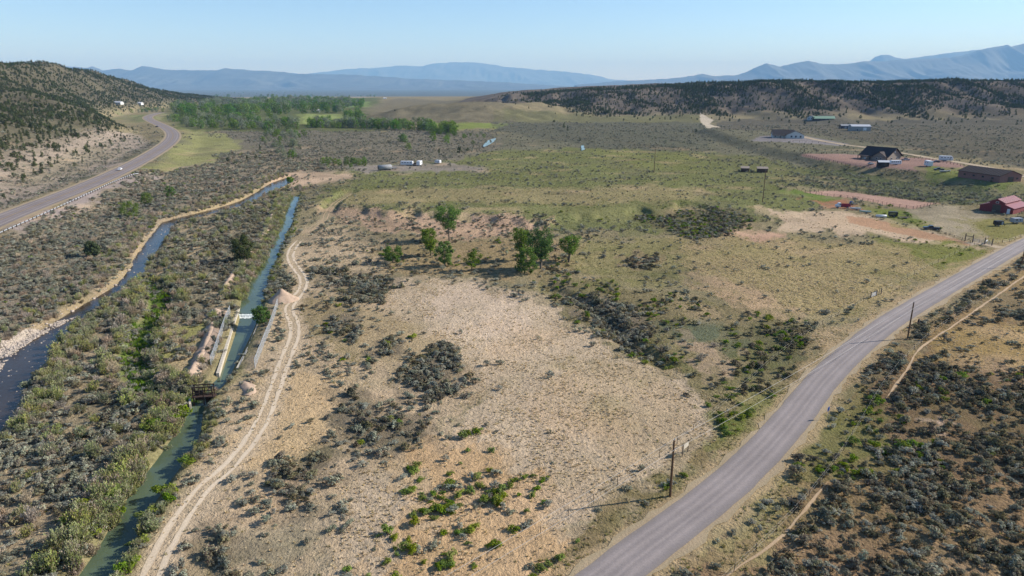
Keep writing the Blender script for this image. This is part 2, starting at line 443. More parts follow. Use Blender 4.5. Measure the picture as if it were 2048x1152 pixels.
def water_material(name, deep, rough=0.1, bump=0.12, scale=0.5, spec=0.5):
    m, n, out = nodes(name)
    geo = N(n, 'NewGeometry'); P = geo.outputs['Position']
    f = noise_(n, P, 0.08, 3)
    col = mix_(n, rng_(n, f, 0.35, 0.65, 0, 1), alb(deep), tuple(x * 0.72 for x in alb(deep)))
    b = N(n, 'BsdfPrincipled', Roughness=rough, IOR=1.33); b.inputs['Specular IOR Level'].default_value = spec
    n.links.new(col, b.inputs['Base Color'])
    bu = N(n, 'Bump', Strength=bump, Distance=0.1); n.links.new(noise_(n, P, scale, 4, 0.6), bu.inputs['Height']); n.links.new(bu.outputs[0], b.inputs['Normal'])
    n.links.new(b.outputs[0], out.inputs[0])
water_material('canal_water', (96, 112, 88), 0.05, 0.12, 1.4)
water_material('creek_water', (66, 56, 46), 0.12, 0.55, 1.3)
plain('foam', (225, 232, 226), 0.8, 0.15, 2)
plain('concrete', (202, 192, 174), 0.9, 0.28, 1.6)
plain('rust', (74, 56, 46), 0.9, 0.3, 2)
plain('galvanised', (196, 202, 208), 0.45, 0.08, 2, 0.3)
plain('soil_pile', (186, 162, 140), 1.0, 0.22, 1.6)
plain('river_stone', (190, 176, 162), 0.9, 0.3, 1)
plain('pole_wood', (112, 84, 60), 0.9, 0.25, 1.5)
plain('post_wood', (104, 88, 74), 0.9, 0.25, 2)
plain('cable', (176, 172, 166), 0.5, 0.05, 1)
plain('black_metal', (38, 36, 40), 0.5, 0.2, 1)
plain('tyre', (34, 33, 33), 0.9, 0.1, 3)
plain('glass', (40, 50, 62), 0.08, 0.1, 1, spec=0.6)
plain('white_paint', (232, 234, 238), 0.5, 0.05, 1.2)
plain('grey_paint', (158, 164, 174), 0.5, 0.08, 1)
plain('dark_paint', (52, 58, 74), 0.3, 0.1, 1, spec=0.5)
plain('teal_paint', (150, 196, 184), 0.5, 0.1, 1)
plain('blue_paint', (70, 96, 168), 0.5, 0.1, 1)
plain('red_paint', (150, 44, 62), 0.6, 0.12, 1)
plain('barn_red', (132, 56, 58), 0.7, 0.14, 1)
plain('barn_red_roof', (150, 84, 90), 0.5, 0.2, 0.6)
plain('dark_roof', (60, 54, 54), 0.85, 0.16, 1.2)
plain('brown_roof', (60, 50, 50), 0.85, 0.16, 1.2)
plain('green_roof', (150, 178, 150), 0.6, 0.1, 1)
plain('light_roof', (220, 220, 222), 0.4, 0.06, 0.8)
plain('tan_wall', (150, 138, 126), 0.9, 0.12, 1)
plain('brown_wall', (150, 112, 104), 0.9, 0.14, 1)
plain('white_wall', (216, 218, 216), 0.85, 0.06, 1)
plain('grey_wall', (156, 158, 160), 0.6, 0.1, 1)
plain('weathered_wood', (98, 86, 76), 0.95, 0.25, 2)
plain('yellow_line', (190, 160, 80), 0.9, 0.2, 1)
plain('white_line', (196, 190, 182), 0.9, 0.2, 1)
plain('junk_brown', (104, 80, 66), 0.9, 0.3, 1)
plain('mountain', (84, 88, 84), 1.0, 0.45, 0.0016)

# ------------------------------------------------------------------ ground zones
# (outline in photo pixels, lit tone, plants per square metre, speckle)
def Z(pts, tone, sage=0., dark=0., tuft=0., olive=0., green=0., willow=0., bare=0., spk=0., nm=None, crisp=False):
    return dict(p=hit(pts), c=np.array(alb(tone)), d=dict(sage=sage, dark=dark, tuft=tuft, olive=olive, green=green, willow=willow, bare=bare), s=spk, nm=nm, k=crisp)
KINDS = ['sage', 'dark', 'tuft', 'olive', 'green', 'willow', 'bare']
ZONES = [
    # --- wide background first
    Z([(-300, 178), (2400, 178), (2400, 300), (-300, 300)], (124, 120, 100), sage=.05, spk=.55),
    Z([(450, 176), (740, 176), (760, 192), (700, 210), (400, 200)], (160, 152, 132), spk=.35),
    Z([(540, 200), (740, 196), (730, 206), (560, 214)], (134, 146, 100), spk=.3),
    Z([(330, 195), (760, 195), (760, 262), (330, 262)], (112, 116, 78), olive=.1, spk=.6),
    Z([(598, 228), (690, 228), (720, 246), (600, 248)], (150, 160, 98), spk=.1),
    Z([(650, 205), (735, 203), (735, 214), (660, 216)], (132, 150, 92), spk=.1),
    Z([(730, 215), (800, 196), (980, 195), (1010, 225), (1020, 246), (880, 246), (740, 240)], (138, 128, 104), sage=.03, spk=.75),
    Z([(310, 168), (450, 172), (500, 190), (380, 196)], (164, 146, 126), spk=.4),
    Z([(860, 246), (1060, 248), (1068, 254), (880, 260)], (136, 146, 82), spk=.15),
    Z([(440, 262), (900, 260), (1000, 262), (990, 300), (930, 330), (700, 330), (620, 318), (560, 300), (440, 290)], (132, 124, 108), sage=.16, spk=.7),
    Z([(1000, 240), (1420, 244), (1420, 300), (1180, 296), (1000, 262)], (112, 110, 94), sage=.1, spk=.7),
    Z([(1430, 240), (2400, 240), (2400, 330), (2048, 340), (1880, 305), (1640, 270), (1430, 258)], (116, 110, 96), sage=.1, spk=.75),
    Z([(1000, 215), (1400, 225), (1420, 244), (1000, 244)], (128, 124, 92), spk=.55),
    # --- middle pastures
    Z([(700, 330), (900, 322), (1000, 300), (1180, 296), (1420, 305), (1600, 390), (1640, 400), (1560, 430), (1400, 470), (1100, 460), (650, 420), (620, 400)], (130, 131, 88), olive=.5, sage=.045, spk=.75),
    Z([(1180, 294), (1400, 312), (1420, 350), (1200, 340)], (134, 135, 86), olive=.45, sage=.03, spk=.65),
    Z([(690, 386), (900, 380), (1350, 376), (1440, 386), (1400, 405), (1240, 416), (1000, 414), (660, 416)], (156, 144, 106), tuft=.4, olive=.35, sage=.01, spk=.5),
    Z([(880, 428), (1160, 420), (1340, 414), (1420, 424), (1280, 440), (1000, 442)], (136, 134, 92), olive=.3, green=.008, spk=.5),
    Z([(640, 418), (760, 424), (900, 436), (1010, 440), (1110, 450), (1100, 466), (1000, 474), (900, 476), (800, 466), (690, 445)], (190, 160, 134), sage=.06, dark=.03, tuft=.3, spk=.4),
    Z([(620, 470), (800, 480), (1020, 480), (1180, 476), (1240, 540), (1060, 552), (900, 545), (760, 552), (620, 540)], (160, 140, 106), sage=.05, dark=.02, olive=.2, green=.01, spk=.4),
    Z([(1180, 470), (1380, 478), (1400, 560), (1300, 570), (1180, 552), (1140, 520)], (148, 138, 98), olive=.35, sage=.02, spk=.4),
    Z([(1370, 480), (1460, 472), (1600, 476), (1740, 486), (1860, 512), (1880, 530), (1800, 580), (1720, 630), (1620, 640), (1540, 625), (1440, 590), (1380, 540)], (170, 152, 112), tuft=1.1, olive=.4, sage=.01, spk=.5),
    Z([(1350, 540), (1420, 545), (1500, 580), (1580, 610), (1600, 640), (1520, 632), (1420, 590)], (184, 158, 126), tuft=.7, olive=.2, sage=.02, spk=.3),
    Z([(1240, 510), (1300, 500), (1330, 515), (1250, 532)], (150, 128, 104), dark=.22, sage=.1),
    Z([(1280, 432), (1330, 425), (1420, 422), (1500, 432), (1512, 450), (1480, 474), (1400, 474), (1320, 462)], (118, 112, 82), dark=.14, sage=.14, green=.10, nm='in the dark thicket beside the red sand patch'),
    Z([(1466, 470), (1510, 458), (1580, 460), (1570, 472), (1510, 480)], (198, 162, 136), tuft=.15),
    Z([(1540, 418), (1640, 424), (1720, 430), (1860, 470), (1960, 492), (1940, 502), (1800, 478), (1680, 466), (1560, 452)], (200, 176, 148), tuft=.4, spk=.15),
    Z([(1690, 432), (1740, 436), (1860, 466), (1945, 486), (1938, 492), (1850, 478), (1700, 446)], (186, 150, 120), crisp=True),
    Z([(1740, 482), (1940, 492), (2010, 492), (1880, 560), (1860, 520)], (132, 132, 78), olive=.5, green=.02, spk=.35),
    Z([(1600, 400), (1690, 398), (1700, 412), (1720, 424), (1640, 414)], (168, 122, 96), olive=.05),
    Z([(1560, 382), (1612, 380), (1660, 396), (1640, 402), (1560, 392)], (112, 128, 68), olive=.4),
    Z([(1770, 418), (1880, 414), (1960, 418), (2010, 440), (1960, 470), (1930, 482), (1860, 462), (1800, 440)], (178, 164, 138), tuft=.12, spk=.2),
    Z([(1940, 440), (2200, 440), (2120, 460), (2040, 478), (1985, 486), (1950, 476)], (150, 142, 92), olive=.35),
    Z([(1700, 412), (1780, 414), (1830, 436), (1870, 462), (1840, 462), (1740, 430)], (124, 132, 74), olive=.4, green=.02),
    Z([(1560, 330), (1640, 338), (1740, 348), (1900, 358), (2000, 384), (2200, 400), (2200, 416), (1960, 412), (1880, 408), (1700, 383), (1560, 366), (1500, 340)], (104, 108, 78), sage=.18, spk=.8),
    Z([(1410, 310), (1520, 310), (1600, 340), (1600, 372), (1480, 360)], (122, 122, 84), sage=.06, olive=.2, spk=.6),
    Z([(1608, 384), (1655, 381), (1688, 383), (1737, 389), (1805, 398), (1876, 407), (1826, 418), (1775, 411), (1750, 405), (1696, 395), (1655, 392)], (190, 156, 138), crisp=True),
    Z([(1600, 310), (1690, 308), (1740, 312), (1900, 318), (1930, 334), (1850, 346), (1800, 338), (1720, 334), (1640, 320)], (160, 132, 120), crisp=True),
    Z([(1520, 272), (1600, 270), (1700, 288), (1680, 292), (1560, 284), (1500, 282)], (140, 134, 132), crisp=True),
    Z([(1840, 336), (1960, 340), (2048, 362), (2048, 372), (1940, 366), (1860, 350)], (126, 132, 80), olive=.3, spk=.3),
    Z([(1400, 226), (1428, 240), (1420, 248), (1440, 254), (1424, 256), (1400, 240)], (200, 186, 164), crisp=True),
    # --- highway side
    Z([(-300, 250), (60, 268), (140, 262), (260, 262), (310, 276), (250, 325), (120, 384), (0, 432), (-300, 560)], (180, 163, 146), sage=.13, tuft=.1, spk=.6),
    Z([(60, 330), (160, 300), (230, 290), (250, 310), (170, 345), (90, 380)], (166, 152, 130), sage=.14, spk=.5),
    Z([(355, 258), (400, 262), (470, 276), (490, 292), (420, 322), (345, 352), (270, 350), (330, 312), (368, 284)], (154, 152, 104), olive=.3, spk=.4),
    Z([(240, 225), (320, 228), (300, 246), (260, 244)], (140, 142, 100), spk=.4),
    Z([(0, 470), (150, 410), (280, 352), (400, 330), (500, 296), (620, 310), (700, 340), (600, 350), (520, 380), (430, 410), (330, 440), (250, 520), (140, 610), (0, 680), (-300, 800), (-300, 600)], (156, 142, 120), sage=.42, dark=.08, bare=.03, green=.01, spk=.5),
    Z([(0, 466), (150, 405), (280, 348), (300, 352), (170, 420), (0, 492)], (168, 154, 146), sage=.02),
    Z([(360, 420), (520, 372), (560, 352), (640, 350), (620, 372), (540, 400), (440, 420)], (168, 152, 116), bare=.08, willow=.04, sage=.06, spk=.3),
    Z([(530, 352), (600, 342), (700, 345), (690, 362), (600, 372), (545, 372)], (206, 178, 150), sage=.02),
    Z([(690, 330), (860, 326), (960, 332), (960, 344), (800, 344), (740, 350)], (152, 142, 130), sage=.02, spk=.2),
    # --- between creek and canal
    Z([(0, 900), (60, 770), (150, 650), (300, 530), (350, 450), (480, 408), (570, 380), (575, 420), (540, 500), (480, 610), (420, 770), (330, 880), (200, 1060), (100, 1235), (-300, 1235), (-300, 1000)], (172, 154, 126), sage=.42, dark=.08, willow=.04, bare=.03, tuft=.4, olive=.1, spk=.3),
    Z([(290, 600), (380, 560), (440, 470), (540, 400), (550, 420), (520, 480), (450, 560), (420, 620), (340, 640)], (140, 130, 106), dark=.3, sage=.25, spk=.3, nm='in the dark brush behind the long spoil bank'),
    Z([(300, 670), (370, 640), (410, 650), (380, 720), (340, 770), (300, 760), (290, 720)], (150, 146, 92), olive=.5, sage=.08, bare=.05, nm='on the green clearing beside the old meander'),
    # --- near: between canal and the dry field
    Z([(225, 1235), (300, 1060), (400, 900), (480, 760), (540, 600), (590, 470), (640, 440), (760, 480), (780, 560), (900, 680), (960, 780), (900, 860), (780, 920), (720, 1010), (660, 1152), (620, 1235)], (190, 168, 138), sage=.12, tuft=.55, olive=.05, spk=.2),
    Z([(520, 760), (640, 740), (680, 800), (660, 880), (560, 930), (500, 900)], (206, 178, 138), tuft=.35, sage=.01, nm='on the eroded yellow soil beside the dirt track'),
    Z([(600, 600), (700, 590), (790, 650), (820, 700), (700, 720), (620, 690)], (164, 146, 112), sage=.06, dark=.03, olive=.3, green=.02, nm='beside the dirt track below the dirt cone'),
    Z([(680, 640), (720, 610), (820, 640), (900, 690), (940, 760), (860, 770), (760, 720)], (178, 158, 124), tuft=.4, sage=.02),
    Z([(560, 990), (640, 960), (700, 1000), (650, 1060), (600, 1152), (440, 1152), (480, 1060)], (162, 148, 122), tuft=.5, sage=.05, spk=.2),
    # --- the dry field
    Z([(640, 1235), (700, 1010), (760, 930), (920, 860), (960, 790), (920, 700), (820, 640), (760, 570), (850, 550), (960, 565), (1050, 590), (1110, 620), (1170, 660), (1240, 705), (1330, 740), (1400, 790), (1430, 850), (1390, 900), (1330, 960), (1200, 1010), (1130, 1100), (1060, 1235)], (196, 175, 147), tuft=1.15, sage=.004, spk=.15, nm='alone in the bare dry field'),
    Z([(880, 575), (960, 570), (1030, 600), (1060, 650), (1000, 680), (900, 660), (850, 620)], (208, 186, 160), tuft=.35),
    Z([(1120, 720), (1250, 720), (1380, 800), (1400, 860), (1300, 930), (1180, 900), (1100, 800)], (188, 166, 136), tuft=1.3, olive=.2),
    Z([(790, 900), (880, 880), (1000, 870), (1060, 920), (1095, 970), (1090, 1060), (1150, 1060), (1040, 1235), (700, 1235), (770, 1100), (850, 1050), (810, 960)], (200, 168, 128), tuft=.9, green=.10, sage=.035, spk=.1, nm='on the orange sandy patch'),
    # --- wash and the shady hollow by the road
    Z([(1060, 545), (1200, 560), (1340, 590), (1480, 610), (1600, 640), (1640, 680), (1600, 740), (1500, 790), (1420, 830), (1400, 790), (1330, 740), (1240, 700), (1180, 655), (1100, 610)], (140, 128, 96), sage=.05, dark=.04, green=.04, olive=.5, spk=.4, nm='in the green hollow below the wash'),
    Z([(1320, 645), (1450, 640), (1480, 660), (1440, 690), (1350, 680)], (112, 116, 92), olive=.6),
    Z([(1340, 680), (1440, 690), (1480, 720), (1430, 760), (1350, 720)], (172, 150, 124), tuft=.5, bare=.03, sage=.04),
    Z([(1480, 660), (1620, 650), (1650, 690), (1600, 740), (1500, 790), (1450, 760)], (116, 112, 82), dark=.14, green=.06, olive=.5, nm='in the shady hollow against the road bend'),
    # --- verge left of the paved road
    Z([(1020, 1235), (1130, 1090), (1240, 1010), (1340, 960), (1410, 890), (1440, 840), (1520, 780), (1620, 720), (1640, 720), (1540, 850), (1420, 965), (1340, 1020), (1140, 1160), (1080, 1235)], (138, 122, 90), olive=1.1, sage=.05, green=.05, spk=.3, nm='on the grassy verge of the paved road'),
    Z([(1440, 830), (1510, 780), (1560, 770), (1545, 830), (1500, 880), (1440, 900)], (118, 122, 68), olive=.8, green=.16, nm='in the bright green patch on the road verge'),
    Z([(1620, 690), (1680, 660), (1780, 600), (1880, 550), (1990, 490), (2040, 470), (2040, 478), (1900, 560), (1780, 625), (1640, 735)], (178, 156, 122), tuft=.8, olive=.2),
    # --- right of the paved road
    Z([(1300, 1235), (1370, 1100), (1560, 925), (1720, 730), (1870, 620), (2048, 510), (2300, 420), (2600, 600), (2600, 1235)], (146, 122, 94), sage=.24, dark=.38, tuft=.6, olive=.25, spk=.5),
    Z([(1300, 1152), (1370, 1100), (1560, 925), (1640, 830), (1700, 760), (1720, 780), (1650, 900), (1600, 990), (1480, 1120), (1420, 1152)], (152, 138, 98), olive=.8, sage=.06, tuft=.3, nm='on the hill-side verge of the paved road'),
    Z([(1820, 700), (1900, 650), (2048, 640), (2400, 640), (2400, 735), (2048, 735), (1950, 740), (1850, 730)], (172, 146, 100), tuft=.9, sage=.03, dark=.02, spk=.25, nm='on the grassy clearing beside the upper trail'),
    Z([(1880, 630), (2048, 530), (2300, 470), (2400, 600), (2048, 620), (1940, 650)], (160, 136, 100), sage=.08, dark=.05, tuft=.5, nm='between the upper trail and the paved road'),
    Z([(1640, 840), (1720, 780), (1800, 800), (1800, 900), (1700, 960), (1620, 980), (1600, 930)], (122, 116, 76), dark=.2, green=.2, sage=.1, olive=.4, nm='in the green thicket behind the blue road sign'),
    Z([(1760, 745), (1830, 730), (2100, 740), (2400, 760), (2400, 960), (2000, 980), (1850, 960), (1780, 860)], (128, 108, 84), dark=.55, sage=.16, green=.03, tuft=.4, olive=.2, nm='in the dense brush beside the upper trail'),
    Z([(1860, 830), (1890, 822), (1925, 836), (1900, 848), (1868, 846)], (204, 178, 156)),
]
# clumps of tall sage standing close
CL = [[(330, 1160), (355, 1085), (420, 1058), (490, 1062), (475, 1110), (560, 1165)],
      [(538, 1010), (552, 950), (600, 905), (660, 872), (706, 868), (690, 905), (640, 955), (612, 1025), (560, 1040)],
      [(655, 815), (700, 782), (780, 802), (850, 838), (852, 892), (770, 902), (700, 880)],
      [(806, 755), (838, 712), (880, 690), (926, 700), (932, 728), (900, 784), (838, 784)],
      [(660, 625), (700, 620), (742, 645), (712, 672), (660, 664)],
      [(754, 690), (790, 672), (804, 690), (780, 708)],
      [(600, 545), (660, 528), (720, 545), (792, 562), (790, 602), (730, 600), (640, 575)],
      [(528, 585), (560, 548), (590, 545), (590, 575), (560, 590)],
      [(1120, 572), (1180, 585), (1260, 612), (1302, 652), (1290, 692), (1235, 690), (1180, 640), (1130, 605)],
      [(80, 1000), (160, 900), (200, 760), (260, 770), (260, 860), (190, 960), (120, 1040)]]
CN = ['in the thicket touching the near end of the dirt track', 'in the long thicket between track and dry field', 'in the thicket above the long one', 'in the round thicket inside the dry field', 'in the small thicket near the dirt cone', None, 'in the thicket beside the track bend', 'between the canal and the dirt cone', 'in the deep wash', 'in the brush between creek and canal willows']
for c in CL: ZONES.append(Z(c, (132, 120, 100), dark=.38, sage=.34, olive=.2, green=.01, nm=CN[CL.index(c)]))
DEF_C = np.array(alb((150, 138, 108)))

def zone_eval(x, y, seed=0, track=True):
    r = np.hypot(x, y)
    a1 = 2.0 + 0.013 * np.minimum(r, 1500)
    s1 = 5.0 + 0.02 * np.minimum(r, 1500)
    wx = x + a1 * (noise(x / s1, y / s1, 101 + seed) + 0.8 * noise(x / s1 * 3.1, y / s1 * 3.1, 103 + seed))
    wy = y + a1 * 1.6 * (noise(x / s1, y / s1, 107 + seed) + 0.8 * noise(x / s1 * 3.1, y / s1 * 3.1, 109 + seed))
    c = np.repeat(DEF_C[None], len(x), 0); s = np.full(len(x), 0.4)
    D = np.zeros((len(x), len(KINDS)))
    D[:, 0] = 0.08
    global CRISP
    CRISP = np.zeros(len(x), bool)
    for z in ZONES:
        m = inside(x, y, z['p']) if z['k'] else inside(wx, wy, z['p'])
        if not m.any(): continue
        c[m] = z['c']; s[m] = z['s']; CRISP[m] = z['k']
        D[m] = [z['d'][k] for k in KINDS]
    return c, s, D

def hill_tone(x, y, c, s):
    """ridge and mesa soils"""
    t = hill_left_t(x, y); k = sstep(0.05, 0.16, t) * (y < 3000)
    cc = np.array(alb((104, 98, 80)))[None] * (1 + 0.35 * fbm(x / 50., y / 50., 3, 81))[:, None]
    c = c * (1 - k[:, None]) + cc * k[:, None]; s = s * (1 - k) + 0.35 * k
    t = mesa_t(x, y); k = sstep(0.12, 0.4, t) * (x > -150) * (y < 4000)
    cc = np.array(alb((116, 106, 94)))[None] * (1 + 0.5 * fbm(x / 45., y / 70., 3, 83))[:, None]
    c = c * (1 - k[:, None]) + cc * k[:, None]; s = s * (1 - k) + 0.4 * k
    return c, s

# ------------------------------------------------------------------ object helpers
def tag(o, label=None, cat=None, group=None, kind=None):
    for k, v in (('label', label), ('category', cat), ('group', group), ('kind', kind)):
        if v: o[k] = v
    return o
def mesh_obj(name, me, mats, parent=None, loc=None, rot=None):
    for m in (mats if isinstance(mats, (list, tuple)) else [mats]): me.materials.append(MATS[m])
    o = bpy.data.objects.new(name, me); COL.objects.link(o)
    if parent: o.parent = parent
    if loc is not None: o.location = loc
    if rot is not None: o.rotation_euler = rot
    return o
def np_mesh(name, V, faces, smooth=False, mat_idx=None):
    """V (n,3); faces (m,k) array of one polygon size"""
    me = bpy.data.meshes.new(name)
    V = np.asarray(V, np.float32); faces = np.asarray(faces, np.int32)
    m, k = faces.shape
    me.vertices.add(len(V)); me.vertices.foreach_set('co', V.ravel())
    me.loops.add(m * k); me.loops.foreach_set('vertex_index', faces.ravel())
    me.polygons.add(m); me.polygons.foreach_set('loop_start', np.arange(0, m * k, k, dtype=np.int32))
    me.polygons.foreach_set('loop_total', np.full(m, k, np.int32))
    if smooth: me.polygons.foreach_set('use_smooth', np.ones(m, bool))
    if mat_idx is not None: me.polygons.foreach_set('material_index', np.asarray(mat_idx, np.int32))
    me.update(calc_edges=True)
    return me
def empty(name, loc, rz=0.0):
    o = bpy.data.objects.new(name, None); COL.objects.link(o); o.location = loc; o.rotation_euler = (0, 0, rz)
    o.empty_display_size = 0.3
    return o

# ------------------------------------------------------------------ the ground sheet
def axis(core, d0, growth, far, far_growth, end):
    a = list(np.arange(0, core, d0)); v = core; d = d0
    while v < far: a.append(v); v += max(d0, v * growth)
    while v < end: a.append(v); v += v * far_growth
    a.append(end); return np.array(a)
xp = axis(95, 0.62, 0.0078, 2600, 0.04, 40000)
gx = np.r_[-xp[:0:-1], xp]
gy = [-400, -250, -140, -80, -40, -10, 15, 35, 48]
v = 54.0
while v < 3200: gy.append(v); v += max(0.5, v * 0.0062)
while v < 50000: gy.append(v); v += v * 0.04
gy = np.array(gy + [50000.])
GX, GY = np.meshgrid(gx, gy)
fx, fy = GX.ravel(), GY.ravel()
GZ = h_full(fx, fy)
nx, ny = len(gx), len(gy)
idx = np.arange(nx * ny).reshape(ny, nx)
quads = np.stack([idx[:-1, :-1], idx[:-1, 1:], idx[1:, 1:], idx[1:, :-1]], -1).reshape(-1, 4)
me = np_mesh('ground', np.stack([fx, fy, GZ], 1), quads, True)
cT = 0; sT = 0
for sd in (0, 1000):
    c, s, D_ = zone_eval(fx, fy, sd); cT = cT + c / 2; sT = sT + s / 2
cT, sT = hill_tone(fx, fy, cT, sT)
# patchy grass and bare soil inside the zones, plus moist banks and worn verges
r = np.hypot(fx, fy)
pat = fbm(fx / 9., fy / 9., 3, 131); pat2 = fbm(fx / 40., fy / 40., 3, 137)
grass = np.array(alb((120, 122, 74)))
k = (0.38 * sstep(0.05, 0.6, pat) + 0.3 * sstep(0.1, 0.7, pat2)) * (r < 900) * np.clip(.25 + 1.6 * D_[:, 3], 0, 1)
sandy = np.array(alb((206, 176, 142)))
k2 = 0.4 * sstep(0.15, 0.7, fbm(fx / 17., fy / 17., 3, 139)) * (r < 700) * ~CRISP
k = k * ~CRISP
k3 = 0.45 * sstep(0.1, 0.6, fbm(fx / 26., fy / 26., 4, 149)) * (r < 1100) * (r > 200) * ~CRISP
cT = cT * (1 - k3[:, None]) + np.array(alb((118, 110, 92))) * k3[:, None]
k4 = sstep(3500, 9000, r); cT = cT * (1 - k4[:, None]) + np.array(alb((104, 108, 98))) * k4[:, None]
cT = cT * (1 - k[:, None]) + grass * k[:, None]
cT = cT * (1 - k2[:, None]) + sandy * k2[:, None]
near = (np.abs(fx) < 330) & (fy > 40) & (fy < 600)
xn, yn = fx[near], fy[near]; cn = cT[near]; sn = sT[near]
wob = 0.8 * noise(xn / 3., yn / 3., 141) + 0.5 * noise(xn / 1.2, yn / 1.2, 142)
def blend(c, k, tone): return c * (1 - k[:, None]) + np.array(alb(tone)) * k[:, None]
d = dpoly(xn, yn, ROAD_C[::3]) + wob * 1.3
cn = blend(cn, 0.75 * (1 - sstep(4.0, 6.2, d)), (182, 158, 124))
d = dpoly(xn, yn, TRACK[::3]) + wob * 1.2
cn = blend(cn, 0.7 * (1 - sstep(1.6, 3.6, d)) * (1 - .7 * sstep(230, 260, yn)), (204, 182, 152))
d = dpoly(xn, yn, SLOUGH) + wob
k = 1 - sstep(2.0, 5.0, d); cn = blend(cn, 0.85 * k, (94, 116, 48))
m = dpoly(xn, yn, CAN_C[::3]) < 14
d = np.full(xn.shape, 99.); d[m] = dpoly(xn[m], yn[m], CANAL[::3], True) + wob[m]
cn = blend(cn, 0.6 * (1 - sstep(1.0, 4.0, d)), (128, 126, 84))
m = dpoly(xn, yn, CRK_C[::3]) < 45
d = np.full(xn.shape, 99.); d[m] = dpoly(xn[m], yn[m], CREEK[::3], True) + 1.5 * wob[m]
cn = blend(cn, 0.55 * (1 - sstep(0.4, 2.2, d)), (186, 162, 128))
br = inside(xn, yn, BAR) & (fbm(xn / 5., yn / 5., 3, 431) > -.3); cn = blend(cn, .85 * br, (206, 192, 176))
cT[near] = cn
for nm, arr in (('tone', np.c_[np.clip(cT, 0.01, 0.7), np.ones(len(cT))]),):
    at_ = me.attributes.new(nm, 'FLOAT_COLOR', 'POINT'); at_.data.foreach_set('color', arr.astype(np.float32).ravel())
at_ = me.attributes.new('speckle', 'FLOAT', 'POINT'); at_.data.foreach_set('value', sT.astype(np.float32))
ground = mesh_obj('ground', me, 'ground'); tag(ground, kind='structure')

# ------------------------------------------------------------------ roads, ruts and trails
def ribbon(name, line, width, mat, z=0.05, ragged=0.0, seed=0, off=0.0, cross=5, follow=True, zfun=None, uvw=None):
    line = np.asarray(line); t = np.gradient(line, axis=0); t /= np.hypot(t[:, 0], t[:, 1])[:, None] + 1e-9
    nrm = np.stack([-t[:, 1], t[:, 0]], 1)
    s = np.r_[0, np.cumsum(np.hypot(*np.diff(line, axis=0).T))]
    wl = width / 2 * (1 + ragged * (noise(s / 1.7, s * 0 + 1, seed) + .7 * noise(s / 5., s * 0 + 2, seed)))
    wr = width / 2 * (1 + ragged * (noise(s / 1.7, s * 0 + 9, seed + 1) + .7 * noise(s / 5., s * 0 + 8, seed + 1)))
    if ragged > .25:
        tp = np.clip(np.minimum(s, s[-1] - s) / 7.0, .05, 1); wl = wl * tp; wr = wr * tp
    V = []; U = []
    for k in range(cross):
        f = k / (cross - 1)
        o = -wr + (wl + wr) * f + off
        p = line + nrm * o[:, None]
        zz = (h_full(p[:, 0], p[:, 1]) + z) if follow else np.full(len(p), z)
        if zfun is not None: zz = zfun(p[:, 0], p[:, 1])
        V.append(np.c_[p, zz]); U.append(np.c_[np.full(len(p), f), s])
    V = np.stack(V, 1).reshape(-1, 3); U = np.stack(U, 1).reshape(-1, 2)
    n = len(line); ii = np.arange(n * cross).reshape(n, cross)
    q = np.stack([ii[:-1, 1:], ii[:-1, :-1], ii[1:, :-1], ii[1:, 1:]], -1).reshape(-1, 4)
    me = np_mesh(name, V, q, True)
    uv = me.uv_layers.new(name='UVMap'); uv.data.foreach_set('uv', U[q.ravel()].astype(np.float32).ravel())
    return mesh_obj(name, me, mat)
tag(ribbon('road_shoulder', ROAD_C, 8.0, 'gravel_shoulder', 0.02, 0.13, 3, follow=False), kind='structure')
tag(ribbon('road', ROAD_C, ROAD_W, 'asphalt', 0.075, 0.025, 5, follow=False), kind='structure')
tag(ribbon('highway_shoulder', HWY_C, HWY_W + 4, 'gravel_shoulder', HWY_Z - 0.04, 0.04, 7, follow=False), kind='structure')
tag(ribbon('highway', HWY_C, HWY_W, 'highway_asphalt', HWY_Z + 0.03, 0.0, 9, follow=False), kind='structure')
for o_, m_, w_ in ((4.6, 'white_line', .18), (-4.6, 'white_line', .18), (0.16, 'yellow_line', .14), (-0.16, 'yellow_line', .14)):
    tag(ribbon('road_marking', HWY_C, w_, m_, HWY_Z + 0.036, 0.0, 9, off=o_, cross=2, follow=False), kind='structure')
yb = flat([(602, 478)])[0][1]; TR_A = TRACK[:np.argmax(TRACK[:, 1] > yb)]; TR_B = TRACK[np.argmax(TRACK[:, 1] > yb) + 4:]
for o_ in (-0.95, 0.95):
    tag(ribbon('wheel_rut', TR_B, 0.45, 'trail_dirt', 0.03, 0.5, 41 + int(o_ > 0) * 5, off=o_), kind='structure')
    tag(ribbon('wheel_rut', TR_A, 0.85, 'dirt_rut', 0.035, 0.34, 11 + int(o_ > 0) * 5, off=o_), kind='structure')
tag(ribbon('trail', TRAIL, 0.5, 'trail_dirt', 0.05, 0.5, 21), kind='structure')
tag(ribbon('trail', TRAIL2, 0.5, 'trail_dirt', 0.05, 0.5, 27), kind='structure')
lane = resample(hit([(1545, 262), (1600, 272), (1650, 283), (1740, 296), (1800, 306), (1900, 322), (1970, 334), (2048, 352), (2200, 392)]), 5.0)
tag(ribbon('lane', lane, 7.5, 'gravel_shoulder', 0.12, 0.08, 31), kind='structure')
drive = resample(hit([(1935, 487), (1965, 488), (2003, 496)]), 1.5)
tag(ribbon('driveway', drive, 5.0, 'gravel_shoulder', 0.05, 0.15, 33), kind='structure')

